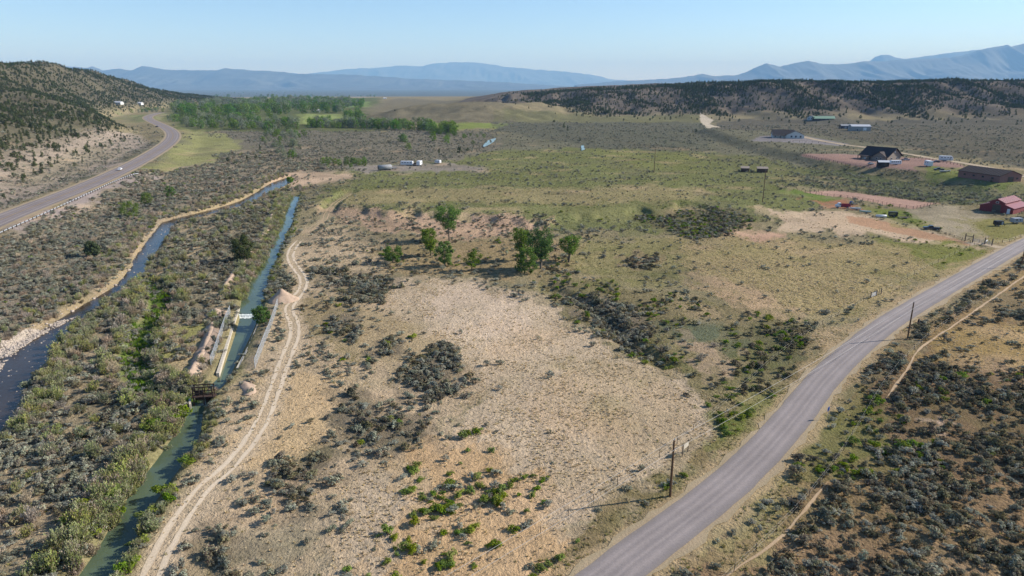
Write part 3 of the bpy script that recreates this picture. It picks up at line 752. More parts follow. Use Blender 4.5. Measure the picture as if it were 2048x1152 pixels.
# ------------------------------------------------------------------ water
def strip(name, L, R, z, mat, n=200):
    a, b = same_n(L, n), same_n(R, n)
    zz = z if not np.isscalar(z) else np.full(n, z)
    V = np.concatenate([np.c_[a, zz], np.c_[b, zz]])
    i = np.arange(n - 1)
    q = np.stack([i, i + n, i + n + 1, i + 1], 1)
    return mesh_obj(name, np_mesh(name, V, q, True), mat)
# canal in two reaches with a drop between them
cl, cr = resample(CAN_L, 2.0), resample(CAN_R, 2.0)
weir_l, weir_r = flat([(477, 632)], WZ)[0], flat([(522, 632)], WZ)[0]
kl = np.argmin(np.hypot(*(cl - weir_l).T)); kr = np.argmin(np.hypot(*(cr - weir_r).T))
def widen(a, b, d=0.9):
    a2 = same_n(a, 200); b2 = same_n(b, 200); t = (b2 - a2); t /= np.hypot(*t.T)[:, None]
    return a2 - t * d, b2 + t * d
A, B = widen(cl[:kl + 1], cr[:kr + 1]); tag(strip('canal_water', A, B, WZ - 0.12, 'canal_water'), kind='structure')
A, B = widen(cl[kl:], cr[kr:]); tag(strip('canal_water', A, B, WZ + 0.35, 'canal_water'), kind='structure')
A, B = widen(resample(CRK_L, 3.0), resample(CRK_R, 3.0), 2.0); tag(strip('creek_water', A, B, WZ - 0.16, 'creek_water'), kind='structure')
# far glimpses of the river
for pts in ([(966, 293), (975, 282), (992, 276), (990, 282), (980, 290), (968, 296)], [(1163, 302), (1162, 292), (1167, 290), (1170, 300)]):
    P = hit(pts); zc = max(h_full(P[:, 0], P[:, 1])) + 0.25
    me = bpy.data.meshes.new('river_water'); me.from_pydata([(p[0], p[1], zc) for p in P], [], [list(range(len(P)))])
    tag(mesh_obj('river_water', me, 'canal_water'), kind='structure')

# ------------------------------------------------------------------ far mountains
def mountain(name, prof, D, depth, seed, base=-80, rough=0.50, rows=54, step=2.5):
    p = np.array(prof, float)
    px = np.arange(p[0, 0], p[-1, 0] + 1, step); py = np.interp(px, p[:, 0], p[:, 1])
    py = py + 1.1 * fbm(px / 9., px * 0 + seed, 3, seed)
    u, f, d = ray(px, py)
    X = u / f * D; Hc = CAMH + d / f * D
    V = []
    for k in range(rows):
        q = k / (rows - 1)                        # 0 foot in front, 0.7 crest, 1 foot behind
        yy = D + (q - 0.7) * depth
        e = q / 0.7 if q < 0.7 else (1 - q) / 0.3
        w_ = X + 500 * noise(X / 1500., np.full_like(X, q * 4), seed + 9)
        rid = 0; am = .6; sc_ = depth * .16
        for o_ in range(4):
            rid = rid + am * (1 - np.abs(noise(w_ / sc_ + .9 * q, np.full_like(X, q * depth / sc_ * .45 + o_ * 7), seed + o_ * 5))); am *= .5; sc_ *= .5
        hh = (Hc - base) * (e ** 1.25) * (1 - rough * (1.1 - rid) * 2.2 * (1 - e ** 3))
        V.append(np.c_[X, np.full_like(X, yy), base + np.maximum(hh, -5)])
    V = np.stack(V, 0).reshape(-1, 3); nn = len(px)
    ii = np.arange(rows * nn).reshape(rows, nn)
    q = np.stack([ii[:-1, :-1], ii[:-1, 1:], ii[1:, 1:], ii[1:, :-1]], -1).reshape(-1, 4)
    tag(mesh_obj(name, np_mesh(name, V, q, True), 'mountain'), kind='structure')
mountain('mountains', [(-300, 140), (-100, 137), (0, 134), (110, 132), (150, 133), (172, 136), (185, 132), (205, 140), (240, 137), (262, 141), (285, 132), (300, 133), (330, 139), (400, 140), (435, 141), (450, 136), (485, 139), (520, 141), (560, 143), (600, 147), (650, 148), (700, 149), (760, 152), (820, 157), (900, 160), (1000, 164), (1100, 170), (1200, 178)], 22000, 6500, 211)
mountain('mountains', [(560, 160), (620, 147), (680, 139), (720, 136), (760, 135), (800, 131), (840, 132), (870, 127), (910, 124), (945, 124), (985, 128), (1010, 133), (1060, 138), (1120, 142), (1160, 146), (1200, 152), (1220, 158), (1260, 161), (1320, 165), (1420, 172)], 40000, 9000, 223)
mountain('mountains', [(1150, 170), (1240, 162), (1290, 160), (1340, 157), (1380, 152), (1405, 147), (1430, 152), (1470, 150), (1490, 145), (1510, 135), (1532, 126), (1560, 133), (1590, 126), (1616, 121), (1640, 127), (1670, 128), (1700, 126), (1730, 122), (1760, 123), (1800, 119), (1850, 117), (1900, 115), (1940, 106), (1975, 95), (2015, 89), (2022, 93), (2048, 86), (2100, 78), (2200, 76), (2350, 80), (2500, 90)], 21000, 6500, 237)
mountain('mountains', [(1640, 140), (1700, 130), (1738, 122), (1750, 113), (1762, 109), (1776, 109), (1792, 115), (1810, 118), (1850, 112), (1890, 107), (1935, 101), (1990, 96), (2060, 92), (2200, 100)], 28000, 6000, 251)

# ------------------------------------------------------------------ the air
hb = (-46000, -3000, -130, 46000, 60000, 1760)
x0, y0, z0, x1, y1, z1 = hb
me = bpy.data.meshes.new('haze')
me.from_pydata([(x0, y0, z0), (x1, y0, z0), (x1, y1, z0), (x0, y1, z0), (x0, y0, z1), (x1, y0, z1), (x1, y1, z1), (x0, y1, z1)], [],
               [(0, 3, 2, 1), (4, 5, 6, 7), (0, 1, 5, 4), (1, 2, 6, 5), (2, 3, 7, 6), (3, 0, 4, 7)])
m, n, out = nodes('haze_air')
pv = n.nodes.new('ShaderNodeVolumePrincipled'); pv.inputs['Density'].default_value = 4.6e-5
pv.inputs['Color'].default_value = (0.28, 0.57, 1.0, 1); pv.inputs['Absorption Color'].default_value = (0.45, 0.45, 0.45, 1); pv.inputs['Anisotropy'].default_value = 0.0
n.links.new(pv.outputs[0], out.inputs['Volume'])
tag(mesh_obj('haze', me, 'haze_air'), kind='stuff')

# ------------------------------------------------------------------ plant shapes
def cards(P, Nn, L, W, rs, bend=0.0):
    """leaf-shaped diamonds around the points P, roughly facing Nn"""
    n = len(P)
    Nn = Nn + rs.normal(0, 0.45, (n, 3)); Nn /= np.linalg.norm(Nn, axis=1)[:, None] + 1e-9
    A = rs.normal(0, 1, (n, 3)); A -= Nn * (A * Nn).sum(1)[:, None]; A /= np.linalg.norm(A, axis=1)[:, None] + 1e-9
    B = np.cross(Nn, A)
    L = (L * rs.uniform(.7, 1.3, n))[:, None]; W = (W * rs.uniform(.7, 1.3, n))[:, None]
    V = np.stack([P - A * L / 2, P + B * W / 2 + Nn * bend, P + A * L / 2, P - B * W / 2 + Nn * bend], 1).reshape(-1, 3)
    F_ = np.arange(4 * n).reshape(n, 4)
    return V, F_
def join(parts):
    """[(V, F(quads), mat)] -> arrays"""
    Vs, Fs, Ms = [], [], []; o = 0
    for V, F_, m in parts:
        Vs.append(V); Fs.append(F_ + o); Ms.append(np.full(len(F_), m)); o += len(V)
    return np.concatenate(Vs), np.concatenate(Fs), np.concatenate(Ms)
def tube(path, rad, sides=6):
    path = np.asarray(path, float); n = len(path)
    t = np.gradient(path, axis=0); t /= np.linalg.norm(t, axis=1)[:, None] + 1e-9
    up = np.where(np.abs(t[:, 2:3]) > .9, np.array([[1., 0, 0]]), np.array([[0, 0, 1.]]))
    a = np.cross(t, up); a /= np.linalg.norm(a, axis=1)[:, None] + 1e-9; b = np.cross(t, a)
    ang = np.linspace(0, 2 * pi, sides, endpoint=False)
    rad = np.broadcast_to(rad, (n,))
    V = (path[:, None] + (a[:, None] * np.cos(ang)[None, :, None] + b[:, None] * np.sin(ang)[None, :, None]) * rad[:, None, None]).reshape(-1, 3)
    ii = np.arange(n * sides).reshape(n, sides); jj = np.roll(ii, -1, 1)
    return V, np.stack([ii[:-1], jj[:-1], jj[1:], ii[1:]], -1).reshape(-1, 4)
def sph(rs, n):
    v = rs.normal(0, 1, (n, 3)); return v / np.linalg.norm(v, axis=1)[:, None]

def sagebrush(seed, dense=1.0):
    rs = np.random.RandomState(seed); parts = []
    nb = rs.randint(9, 14)
    lobes = []
    for k in range(nb):
        a = rs.uniform(0, 2 * pi); rr = rs.uniform(.1, .62) if k else 0.
        c = np.array([cos(a) * rr, sin(a) * rr, rs.uniform(.38, .78) * (1 - .45 * rr)])
        lobes.append(c); R = rs.uniform(.2, .34)
        n = int(26 * dense); d = sph(rs, n); d[:, 2] = np.abs(d[:, 2]) * 1.1 - .25
        P = c + d * R * rs.uniform(.55, 1.08, (n, 1)) * [1, 1, .9]
        parts.append((*cards(P, d + [0, 0, .5], .21, .11, rs), 0))
        p0 = np.array([c[0] * .15, c[1] * .15, -.08])
        parts.append((*tube([p0, (p0 + c) / 2 + rs.normal(0, .04, 3), c], [.035, .025, .01], 3), 1))
    return join(parts)
def greenbush(seed):
    rs = np.random.RandomState(seed); parts = []
    for k in range(rs.randint(8, 12)):
        a = rs.uniform(0, 2 * pi); rr = rs.uniform(0, .6)
        c = np.array([cos(a) * rr, sin(a) * rr, rs.uniform(.3, .72) * (1 - .4 * rr)]); R = rs.uniform(.24, .38)
        n = 34; d = sph(rs, n); d[:, 2] = np.abs(d[:, 2]) - .2
        parts.append((*cards(c + d * R * rs.uniform(.6, 1.05, (n, 1)), d + [0, 0, .5], .2, .13, rs), 0))
        parts.append((*tube([(0, 0, -.08), c * .5, c], [.04, .025, .01], 3), 1))
    return join(parts)
def willow(seed, n=26, h=1.0):
    """many thin upright sprays leaning outwards"""
    rs = np.random.RandomState(seed); parts = []
    for k in range(n):
        a = rs.uniform(0, 2 * pi); lean = rs.uniform(.05, .62); H = rs.uniform(.6, 1.05) * h
        b0 = np.array([cos(a) * lean * .35, sin(a) * lean * .35, -.06])
        tip = np.array([cos(a) * lean, sin(a) * lean, H * (1 - .25 * lean)])
        mid = (b0 + tip) / 2 + [0, 0, .08]
        parts.append((*tube([b0, mid, tip], [.018, .012, .004], 3), 1))
        m = 20; f = rs.uniform(.25, 1.05, (m, 1)); P = b0 * (1 - f) + tip * f + [0, 0, .0] + rs.normal(0, .055, (m, 3))
        d = np.tile((tip - b0) / np.linalg.norm(tip - b0), (m, 1))
        A = d + rs.normal(0, .35, (m, 3)); A /= np.linalg.norm(A, axis=1)[:, None]
        Nn = np.cross(A, rs.normal(0, 1, (m, 3))); Nn /= np.linalg.norm(Nn, axis=1)[:, None]; B = np.cross(Nn, A)
        L = rs.uniform(.10, .2, (m, 1)); W = rs.uniform(.03, .065, (m, 1))
        V = np.stack([P - A * L / 2, P + B * W / 2, P + A * L / 2, P - B * W / 2], 1).reshape(-1, 3)
        parts.append((V, np.arange(4 * m).reshape(m, 4), 0))
    return join(parts)
def tuft(seed, n=16, h=.3, r=.24):
    rs = np.random.RandomState(seed); V = []; 
    for k in range(n):
        a = rs.uniform(0, 2 * pi); rr = rs.uniform(0, r * .7); w_ = rs.uniform(.03, .06)
        b = np.array([cos(a) * rr, sin(a) * rr, -.03]); hh = h * rs.uniform(.55, 1.1); l = rs.uniform(.1, .5) * r
        t = b + [cos(a) * l, sin(a) * l, hh]; s = np.array([-sin(a), cos(a), 0]) * w_
        m_ = (b + t) / 2 + [0, 0, .04]
        V += [b - s, b + s, m_ + s * .9, m_ - s * .9, m_ - s * .9, m_ + s * .9, t + s * .3, t - s * .3]
    V = np.array(V); F_ = np.arange(len(V)).reshape(-1, 4)
    return V, F_, np.zeros(len(F_), int)
def juniper(seed, n=260, card=.62):
    """unit: height 1, about as wide; ragged dome on a short trunk"""
    rs = np.random.RandomState(seed); parts = []
    parts.append((*tube([(0, 0, -.06), (.01, .0, .2), (0.03, .01, .6)], [.06, .045, .015], 5), 1))
    nb = 15; 
    for k in range(nb):
        z = rs.uniform(.14, .92); R = (0.46 * (1 - z) ** .55 * (0.55 + .45 * min(1, z / .25))) * rs.uniform(.7, 1.15)
        a = k * 2.4 + rs.uniform(-.4, .4); c = np.array([cos(a) * R * .62, sin(a) * R * .62, z]); rad = rs.uniform(.11, .2)
        m = n // nb; d = sph(rs, m)
        P = c + d * rad * rs.uniform(.5, 1.1, (m, 1)) * [1, 1, 1.25]
        parts.append((*cards(P, d + [0, 0, .3], .12 * card / .62, .075 * card / .62, rs), 0))
        parts.append((*tube([(0, 0, z * .55), c], [.018, .006], 3), 1))
    return join(parts)
def tree_parts(seed, H, W, nclump, leaves, card, trunk_r, trunks=1, base=.25, spread=1.0, vase=False):
    """trunk + limbs arrays, crown arrays; real metres"""
    rs = np.random.RandomState(seed); T = []; Cc = []
    ends = []
    for q in range(trunks):
        ox, oy = (rs.uniform(-.35, .35, 2) * W * .3 if trunks > 1 else (0, 0)); lx, ly = rs.uniform(-.10, .10, 2) * H + np.array([ox, oy])
        p = np.array([(ox * .5, oy * .5, -.3), (ox * .6 + lx * .2, oy * .6 + ly * .2, H * .22), (ox + lx * .6, oy + ly * .6, H * .48), (ox + lx, oy + ly, H * .78)])
        T.append((*tube(resample(p, H * .06), np.linspace(trunk_r, trunk_r * .3, len(resample(p, H * .06))), 7), 0)); ends.append(p)
    for k in range(nclump):
        p = ends[k % trunks]; z = base + (1 - base) * ((k + .5) / nclump) ** .85
        st = p[1] + (p[3] - p[1]) * min(1, max(0, (z - .3) / .6))
        a = k * 2.399 + rs.uniform(-.5, .5); wz = math.sin(pi * min(1, (z - base + .12) / (1.12 - base + .12))) ** .6
        if vase:
            zz = (z - base) / (1 - base); wz = .3 + .85 * zz if zz < .75 else .94 - 2.2 * (zz - .75)
        R = W / 2 * wz * rs.uniform(.4, 1.0) * spread
        c = np.array([p[3][0] * z + cos(a) * R, p[3][1] * z + sin(a) * R, H * z * rs.uniform(.92, 1.03)])
        T.append((*tube([st, (st + c) / 2 + [0, 0, -.03 * H], c], [trunk_r * .38, trunk_r * .2, .02], 5), 0))
        rad = W * (rs.uniform(.10, .19) if nclump > 16 else rs.uniform(.15, .25)); n = leaves // nclump; d = sph(rs, n)
        P = c + d * rad * rs.uniform(.35, 1.12, (n, 1)) * [1, 1, .85]
        Cc.append((*cards(P, d * .6 + [0, 0, .45], card, card * .7, rs), 0))
    return join(T), join(Cc)
def mk(name, arr, smooth=False): return np_mesh(name, arr[0], arr[1], smooth, arr[2])

PROTO = {}
def proto(kind, builder, n, mats):
    L_ = []
    for k in range(n):
        me = mk(kind, builder(k)); 
        for m_ in mats: me.materials.append(MATS[m_])
        L_.append(me)
    PROTO[kind] = L_
proto('sage', lambda k: sagebrush(k + 1), 6, ['sage_leaf', 'twig'])
proto('dark', lambda k: sagebrush(k + 31, 1.15), 6, ['dark_sage_leaf', 'twig'])
proto('green', lambda k: greenbush(k + 51), 5, ['green_leaf', 'twig'])
proto('willow', lambda k: willow(k + 71, 30), 5, ['willow_leaf', 'twig'])
proto('bare', lambda k: willow(k + 91, 26, .9), 4, ['bare_willow', 'bare_willow'])
proto('reed', lambda k: tuft(k + 111, 34, 1.1, .5), 4, ['reed_leaf'])
proto('tuft', lambda k: tuft(k + 131), 5, ['straw'])
proto('olive', lambda k: tuft(k + 151, 16, .26, .3), 5, ['olive_grass'])
proto('juniper', lambda k: juniper(k + 171), 6, ['juniper_leaf', 'twig'])

# ------------------------------------------------------------------ scatter
RS = np.random.RandomState(7)
def candidates(maxd, r_full, r_max, half=0.80):
    """points over the fan in view; beyond r_full thinned with the square of distance. Returns x, y, thinning"""
    A1 = half * (r_full ** 2 - 50 ** 2); n1 = int(A1 * maxd)
    r = np.sqrt(RS.uniform(50 ** 2, r_full ** 2, n1)); a = RS.uniform(-half, half, n1)
    n2 = int(2 * half * maxd * r_full ** 2 * math.log(r_max / r_full))
    r2 = r_full * np.exp(RS.uniform(0, math.log(r_max / r_full), n2)); a2 = RS.uniform(-half, half, n2)
    r = np.r_[r, r2]; a = np.r_[a, a2]
    return r * np.sin(a), r * np.cos(a), np.minimum(1, (r_full / r) ** 2)

def clear_of(x, y, road=5.4, track=2.2, water=0.3, trail=.9):
    ok = dpoly(x, y, ROAD_C[::3]) > road
    ok &= dpoly(x, y, HWY_C[::2]) > 9.5
    d = dpoly(x, y, TRACK[::3]); ok &= d > track
    ok &= (dpoly(x, y, TRAIL[::3]) > trail) & (dpoly(x, y, TRAIL2[::3]) > trail)
    ok &= ~inside(x, y, CANAL) & ~inside(x, y, CREEK)
    ok &= dpoly(x, y, lane[::3]) > 5.0
    return ok

SC = {k: [] for k in ['sage', 'dark', 'tuft', 'olive', 'green', 'willow', 'bare', 'reed', 'juniper']}
SIZE = dict(sage=(.42, 1.6), dark=(.45, 1.75), tuft=(.6, 1.25), olive=(.6, 1.3), green=(.5, 1.6), willow=(1.5, 2.9), bare=(1.2, 2.4), reed=(.7, 1.2))
def scatter(kinds, maxd, r_full, r_max):
    x, y, th = candidates(maxd, r_full, r_max)
    _, _, D = zone_eval(x, y, 500)
    clump = 0.35 + 1.3 * sstep(-0.25, 0.45, fbm(x / 7., y / 7., 3, 301)) 
    ok = clear_of(x, y, *(4.3, .45, .3, .5) if 'tuft' in kinds else (5.6, 2.3, .3, 1.1))
    ks = np.stack([D[:, KINDS.index(k)] for k in kinds], 1) * clump[:, None] * (1.6 if 'sage' in kinds else 1.25) / maxd
    cum = np.cumsum(ks, 1); u = RS.uniform(0, 1, len(x))
    # left ridge and mesa carry junipers instead
    ok &= ~((hill_left_t(x, y) > .25) | ((mesa_t(x, y) > .5) & (x > -100)))
    for j, k in enumerate(kinds):
        lo = cum[:, j - 1] if j else 0
        m = ok & (u >= lo) & (u < cum[:, j])
        xs, ys, ts = x[m], y[m], th[m]
        a, b = SIZE[k]; sz = (a + (b - a) * RS.beta(1.3, 2.2, len(xs))) * ts ** -0.16
        SC[k].append(np.c_[xs, ys, sz])
scatter(['sage', 'dark', 'green', 'willow', 'bare'], 1.25, 300, 1100)
scatter(['tuft', 'olive'], 2.0, 170, 620)
# willows crowd the canal and creek banks, reeds the old meander
def along(line_l, sgn, n, dmin, dmax, kinds, sizes, y0=0, y1=1e9):
    L_ = resample(line_l, 1.0); t = np.gradient(L_, axis=0); t /= np.hypot(*t.T)[:, None]
    nr = np.stack([-t[:, 1], t[:, 0]], 1)
    ok_i = np.where((L_[:, 1] > y0) & (L_[:, 1] < y1))[0]; i = ok_i[RS.randint(0, len(ok_i), n)]; d = RS.uniform(dmin, dmax, n)
    gap = .6 * noise(i / 5., i * 0 + sgn, 331) + .85
    p = L_[i] + nr[i] * (sgn * d)[:, None]
    ok = (p[:, 1] > y0) & (p[:, 1] < y1) & (RS.uniform(0, 1, n) < gap) & (~inside(p[:, 0], p[:, 1], CANAL) | (d < 0)) & (~inside(p[:, 0], p[:, 1], CREEK) | (d < 0)) & (dpoly(p[:, 0], p[:, 1], TRACK[::3]) > 2.5)
    p = p[ok]; kk = RS.choice(len(kinds), len(p), p=[q for _, q in kinds])
    for j, (k, _) in enumerate(kinds):
        m = kk == j; a, b = sizes
        SC[k].append(np.c_[p[m], RS.uniform(a, b, m.sum())])
gate_y = flat([(395, 800)])[0][1]; up_y = flat([(480, 600)])[0][1]
along(CAN_L, 1, 360, -.6, 4.4, [('willow', .75), ('bare', .18), ('green', .07)], (1.1, 2.5), 0, gate_y - 2)
along(CAN_R, -1, 60, .4, 2.6, [('willow', .8), ('green', .2)], (.7, 1.4), 0, gate_y - 2)
along(CAN_R, -1, 70, -.2, 2.4, [('willow', .9), ('green', .1)], (1.0, 1.9), 60, flat([(330, 975)])[0][1])
along(CAN_L, 1, 520, -.6, 5.5, [('willow', .7), ('bare', .3)], (1.3, 2.4), up_y, 500)
along(CAN_R, -1, 220, -.2, 3.0, [('willow', .5), ('green', .15), ('sage', .35)], (.7, 1.3), up_y, 500)
along(CRK_L, 1, 900, .5, 9.0, [('bare', .55), ('willow', .45)], (1.0, 2.0), 60, 600)
along(CRK_R, -1, 330, 1.8, 7.0, [('willow', .8), ('bare', .2)], (1.1, 2.0), 60, 190)
along(CRK_R, -1, 150, 1.6, 6.0, [('willow', .5), ('bare', .5)], (.7, 1.2), 190, 600)
along(SLOUGH, 1, 120, 3.0, 6.5, [('willow', .6), ('bare', .4)], (1.5, 2.6))
along(SLOUGH, -1, 90, 3.4, 6.5, [('willow', .6), ('bare', .4)], (1.5, 2.6))
s_ = np.repeat(resample(SLOUGH, .3), 3, 0); SC['reed'].append(np.c_[s_ + RS.normal(0, 1.0, s_.shape), RS.uniform(.5, 1.0, len(s_))])
gp = flat([(405, 768), (340, 800), (300, 780)]); s_ = resample(gp, .25)
SC['willow'].append(np.c_[s_ + RS.normal(0, 1.6, s_.shape), RS.uniform(1.2, 2.0, len(s_))][::2])
# junipers of the left ridge and of the mesa
n_ = 330000
x = RS.uniform(-1500, -250, n_); y = RS.uniform(180, 2700, n_)
t = hill_left_t(x, y); dens = 0.75 * sstep(.03, .13, t + .06 * noise(x / 30., y / 30., 341)) * (1 - sstep(1.25, 1.5, t)) * (0.45 + .9 * sstep(-.4, .25, fbm(x / 70., y / 70., 3, 343)))
dens = dens * sstep(-30, 20, np.interp(y, LC_Y, LC_H) - 12) + 0.06 * (t > .0) * (t < .3)
m = (RS.uniform(0, 1, n_) < dens * 0.42) & (np.abs(x) < 0.9 * y + 60) & (dpoly(x, y, HWY_C[::2]) > 16)
SC['juniper'].append(np.c_[x[m], y[m], 2.3 + 3.0 * RS.beta(1.6, 2.4, m.sum())])
n_ = 170000
x = RS.uniform(-150, 1500, n_); y = RS.uniform(1000, 2600, n_)
t = mesa_t(x, y); cl_ = fbm(x / 60., y / 90., 3, 347)
dens = sstep(.12, .5, t + .25 * cl_) * (0.22 + 1.0 * sstep(-.25, .3, cl_)) * sstep(-60, 150, x) * (1 - .85 * sstep(1.0, 1.35, t)) * (1 - sstep(1.8, 2.4, t)) + .02 * (t > -.1) * (t < .3)
m = (RS.uniform(0, 1, n_) < dens * .72) & (x < 0.9 * y)
SC['juniper'].append(np.c_[x[m], y[m], 3.0 + 3.6 * RS.beta(1.6, 2.4, m.sum())])
for px, py, s_ in [(72, 350, 3.6), (8, 398, 3), (115, 318, 2.2), (180, 312, 2.2), (230, 275, 4.5), (250, 280, 4.5), (275, 275, 3), (48, 295, 4), (108, 292, 4), (310, 268, 3.2), (30, 312, 4), (456, 324, 4.6), (470, 328, 3.8), (495, 322, 4.4), (512, 318, 4.2), (520, 300, 4.2), (545, 268, 3.6),
                   (1392, 265, 5), (1108, 245, 6), (1128, 256, 7), (1135, 262, 6), (1160, 282, 4.5), (1290, 228, 5), (985, 200, 4), (970, 215, 3), (790, 222, 4), (919, 306, 5.5), (935, 302, 5), (878, 306, 4)]:
    p = hit([(px, py)])[0]; SC['juniper'].append(np.array([[p[0], p[1], s_]]))
SC = {k: np.concatenate(v_) for k, v_ in SC.items()}

# place words for the labels
def xat(line, y):
    L_ = line[np.argsort(line[:, 1])]; return np.interp(y, L_[:, 1], L_[:, 0])
def place(x, y):
    for z in ZONES[::-1]:
        if inside(np.array([x]), np.array([y]), z['p'])[0]:
            if z['nm']: return z['nm']
            break
    if x > xat(ROAD_C, y) and y < 300: return 'on the brushy slope across the paved road'
    if y < 420:
        if x > xat(TRACK, y): return 'on dry land between dirt track and paved road'
        if x > xat(CAN_C, y): return 'on the strip between canal and dirt track'
        if x > xat(CRK_C, y): return 'on the flat between creek and canal'
        return 'on the bank between creek and highway'
    return 'out on the far valley floor'
TXT = dict(sage=('sagebrush', 'pale grey-green sagebrush', 'bush'), dark=('sagebrush', 'dark grey sagebrush', 'bush'), green=('green_bush', 'bright green rounded bush', 'bush'),
           willow=('willow_shrub', 'yellow-green upright willow shrub', 'shrub'), bare=('willow_shrub', 'tan leafless willow shrub', 'shrub'), juniper=('juniper_tree', 'dark juniper tree', 'tree'))
NIND = dict(sage=150, dark=150, green=200, willow=150, bare=100, juniper=300)
def in_frame(x, y, z):
    dx, dy, dz = x, y, z - CAMH
    zc = dy * math.cos(PITCH) - dz * math.sin(PITCH); yc = dy * math.sin(PITCH) + dz * math.cos(PITCH)
    return (zc > 0) & (np.abs(dx / zc) < 1024 / F * .985) & (np.abs(yc / zc) < 576 / F * .985)
STUFF_NAME = dict(sage='sagebrush_cover', dark='dark_sagebrush_cover', green='green_brush_cover', willow='willow_thicket', bare='bare_willow_thicket', reed='reeds', tuft='dry_grass', olive='green_grass', juniper='juniper_woodland')
STUFF_LABEL = dict(sage='grey-green sagebrush cover spread over the valley', dark='dark sagebrush cover on slopes and in hollows', green='scattered low green brush', willow='yellow-green willow thicket lining creek and canal', bare='tan leafless willow thicket along the creek', reed='bright green reeds in the old meander', tuft='dry straw-coloured bunch grass on bare soil', olive='olive green grass on verges and pastures', juniper='dark juniper woodland on the ridge and mesa')
ALLP = []
def scatter_group(objs):
    ng = bpy.data.node_groups.new('scatter', 'GeometryNodeTree')
    ng.interface.new_socket('Geometry', in_out='INPUT', socket_type='NodeSocketGeometry')
    ng.interface.new_socket('Geometry', in_out='OUTPUT', socket_type='NodeSocketGeometry')
    gi = ng.nodes.new('NodeGroupInput'); go = ng.nodes.new('NodeGroupOutput')
    iop = ng.nodes.new('GeometryNodeInstanceOnPoints'); jn = ng.nodes.new('GeometryNodeJoinGeometry')
    for o in objs:
        oi = ng.nodes.new('GeometryNodeObjectInfo'); oi.transform_space = 'ORIGINAL'
        oi.inputs['Object'].default_value = o; oi.inputs['As Instance'].default_value = True
        ng.links.new(oi.outputs['Geometry'], jn.inputs[0])
    def attr(nm, dt):
        a = ng.nodes.new('GeometryNodeInputNamedAttribute'); a.data_type = dt; a.inputs['Name'].default_value = nm
        return a.outputs[0]
    ng.links.new(gi.outputs[0], iop.inputs['Points']); ng.links.new(jn.outputs[0], iop.inputs['Instance'])
    iop.inputs['Pick Instance'].default_value = True
    ng.links.new(attr('pick', 'INT'), iop.inputs['Instance Index'])
    ng.links.new(attr('turn', 'FLOAT_VECTOR'), iop.inputs['Rotation']); ng.links.new(attr('size', 'FLOAT_VECTOR'), iop.inputs['Scale'])
    ng.links.new(iop.outputs[0], go.inputs[0])
    return ng
for k, arr in SC.items():
    z_ = h_full(arr[:, 0], arr[:, 1]) - 0.03 * arr[:, 2]
    r = np.hypot(arr[:, 0], arr[:, 1])
    ordr = np.argsort(-(arr[:, 2] / r) * in_frame(arr[:, 0], arr[:, 1], z_))
    ni = min(NIND.get(k, 0), len(arr))
    srcs = []
    rot = RS.uniform(0, 2 * pi, len(arr)); asp = RS.uniform(.68, 1.42, len(arr)); hgt = RS.uniform(.6, 1.25, len(arr))
    pk = RS.randint(0, len(PROTO[k]), len(arr))
    for q, i in enumerate(ordr[:ni]):
        if q < len(PROTO[k]): pk[i] = q
        nm, lb, cat = TXT[k]
        o = bpy.data.objects.new(nm, PROTO[k][pk[i]]); COL.objects.link(o)
        o.location = (arr[i, 0], arr[i, 1], z_[i]); o.rotation_euler = (0, 0, rot[i])
        s0 = arr[i, 2]; o.scale = (s0 * asp[i], s0 / asp[i], s0 * hgt[i])
        if k == 'juniper': pl = 'on the wooded ridge above the highway' if arr[i, 0] < -200 else ('on the far mesa slope' if arr[i, 1] > 900 else 'on the valley floor')
        else: pl = place(arr[i, 0], arr[i, 1])
        f_ = (s0 - SIZE[k][0]) / (SIZE[k][1] - SIZE[k][0]) if k in SIZE else (s0 - 2.4) / 3.4
        lb2 = ('small ' if f_ < .33 else 'large ' if f_ > .62 else 'mid-sized ') + lb
        tag(o, f'{lb2} {pl}', cat, f'{lb2} {pl}')
        if q < len(PROTO[k]): srcs.append(o)
    if not srcs:
        # the first few of the grass clumps lend their shape to the rest
        src_name = {'tuft': 'grass_tuft', 'olive': 'grass_tuft', 'reed': 'reed_clump'}[k]
        lbs = {'tuft': 'dry straw tuft of grass standing in the dry field', 'olive': 'olive tuft of grass standing on the verge', 'reed': 'bright green reed clump in the old meander'}[k]
        for q, i in enumerate(ordr[:len(PROTO[k])]):
            o = bpy.data.objects.new(src_name, PROTO[k][q]); COL.objects.link(o)
            o.location = (arr[i, 0], arr[i, 1], z_[i]); o.rotation_euler = (0, 0, rot[i]); o.scale = (arr[i, 2],) * 3
            tag(o, lbs, 'grass', lbs); srcs.append(o)
        ni = len(PROTO[k])
    rest = ordr[ni:]
    me = bpy.data.meshes.new(STUFF_NAME[k]); me.vertices.add(len(rest))
    me.vertices.foreach_set('co', np.c_[arr[rest, :2], z_[rest]].astype(np.float32).ravel())
    a = me.attributes.new('pick', 'INT', 'POINT'); a.data.foreach_set('value', pk[rest].astype(np.int32))
    a = me.attributes.new('turn', 'FLOAT_VECTOR', 'POINT'); a.data.foreach_set('vector', np.c_[np.zeros((len(rest), 2)), rot[rest]].astype(np.float32).ravel())
    s0 = arr[rest, 2]
    a = me.attributes.new('size', 'FLOAT_VECTOR', 'POINT'); a.data.foreach_set('vector', np.c_[s0 * asp[rest], s0 / asp[rest], s0 * hgt[rest]].astype(np.float32).ravel())
    o = bpy.data.objects.new(STUFF_NAME[k], me); COL.objects.link(o)
    md = o.modifiers.new('scatter', 'NODES'); md.node_group = scatter_group(srcs)
    tag(o, STUFF_LABEL[k], None, None, 'stuff')
    print('SCATTER', k, len(arr))

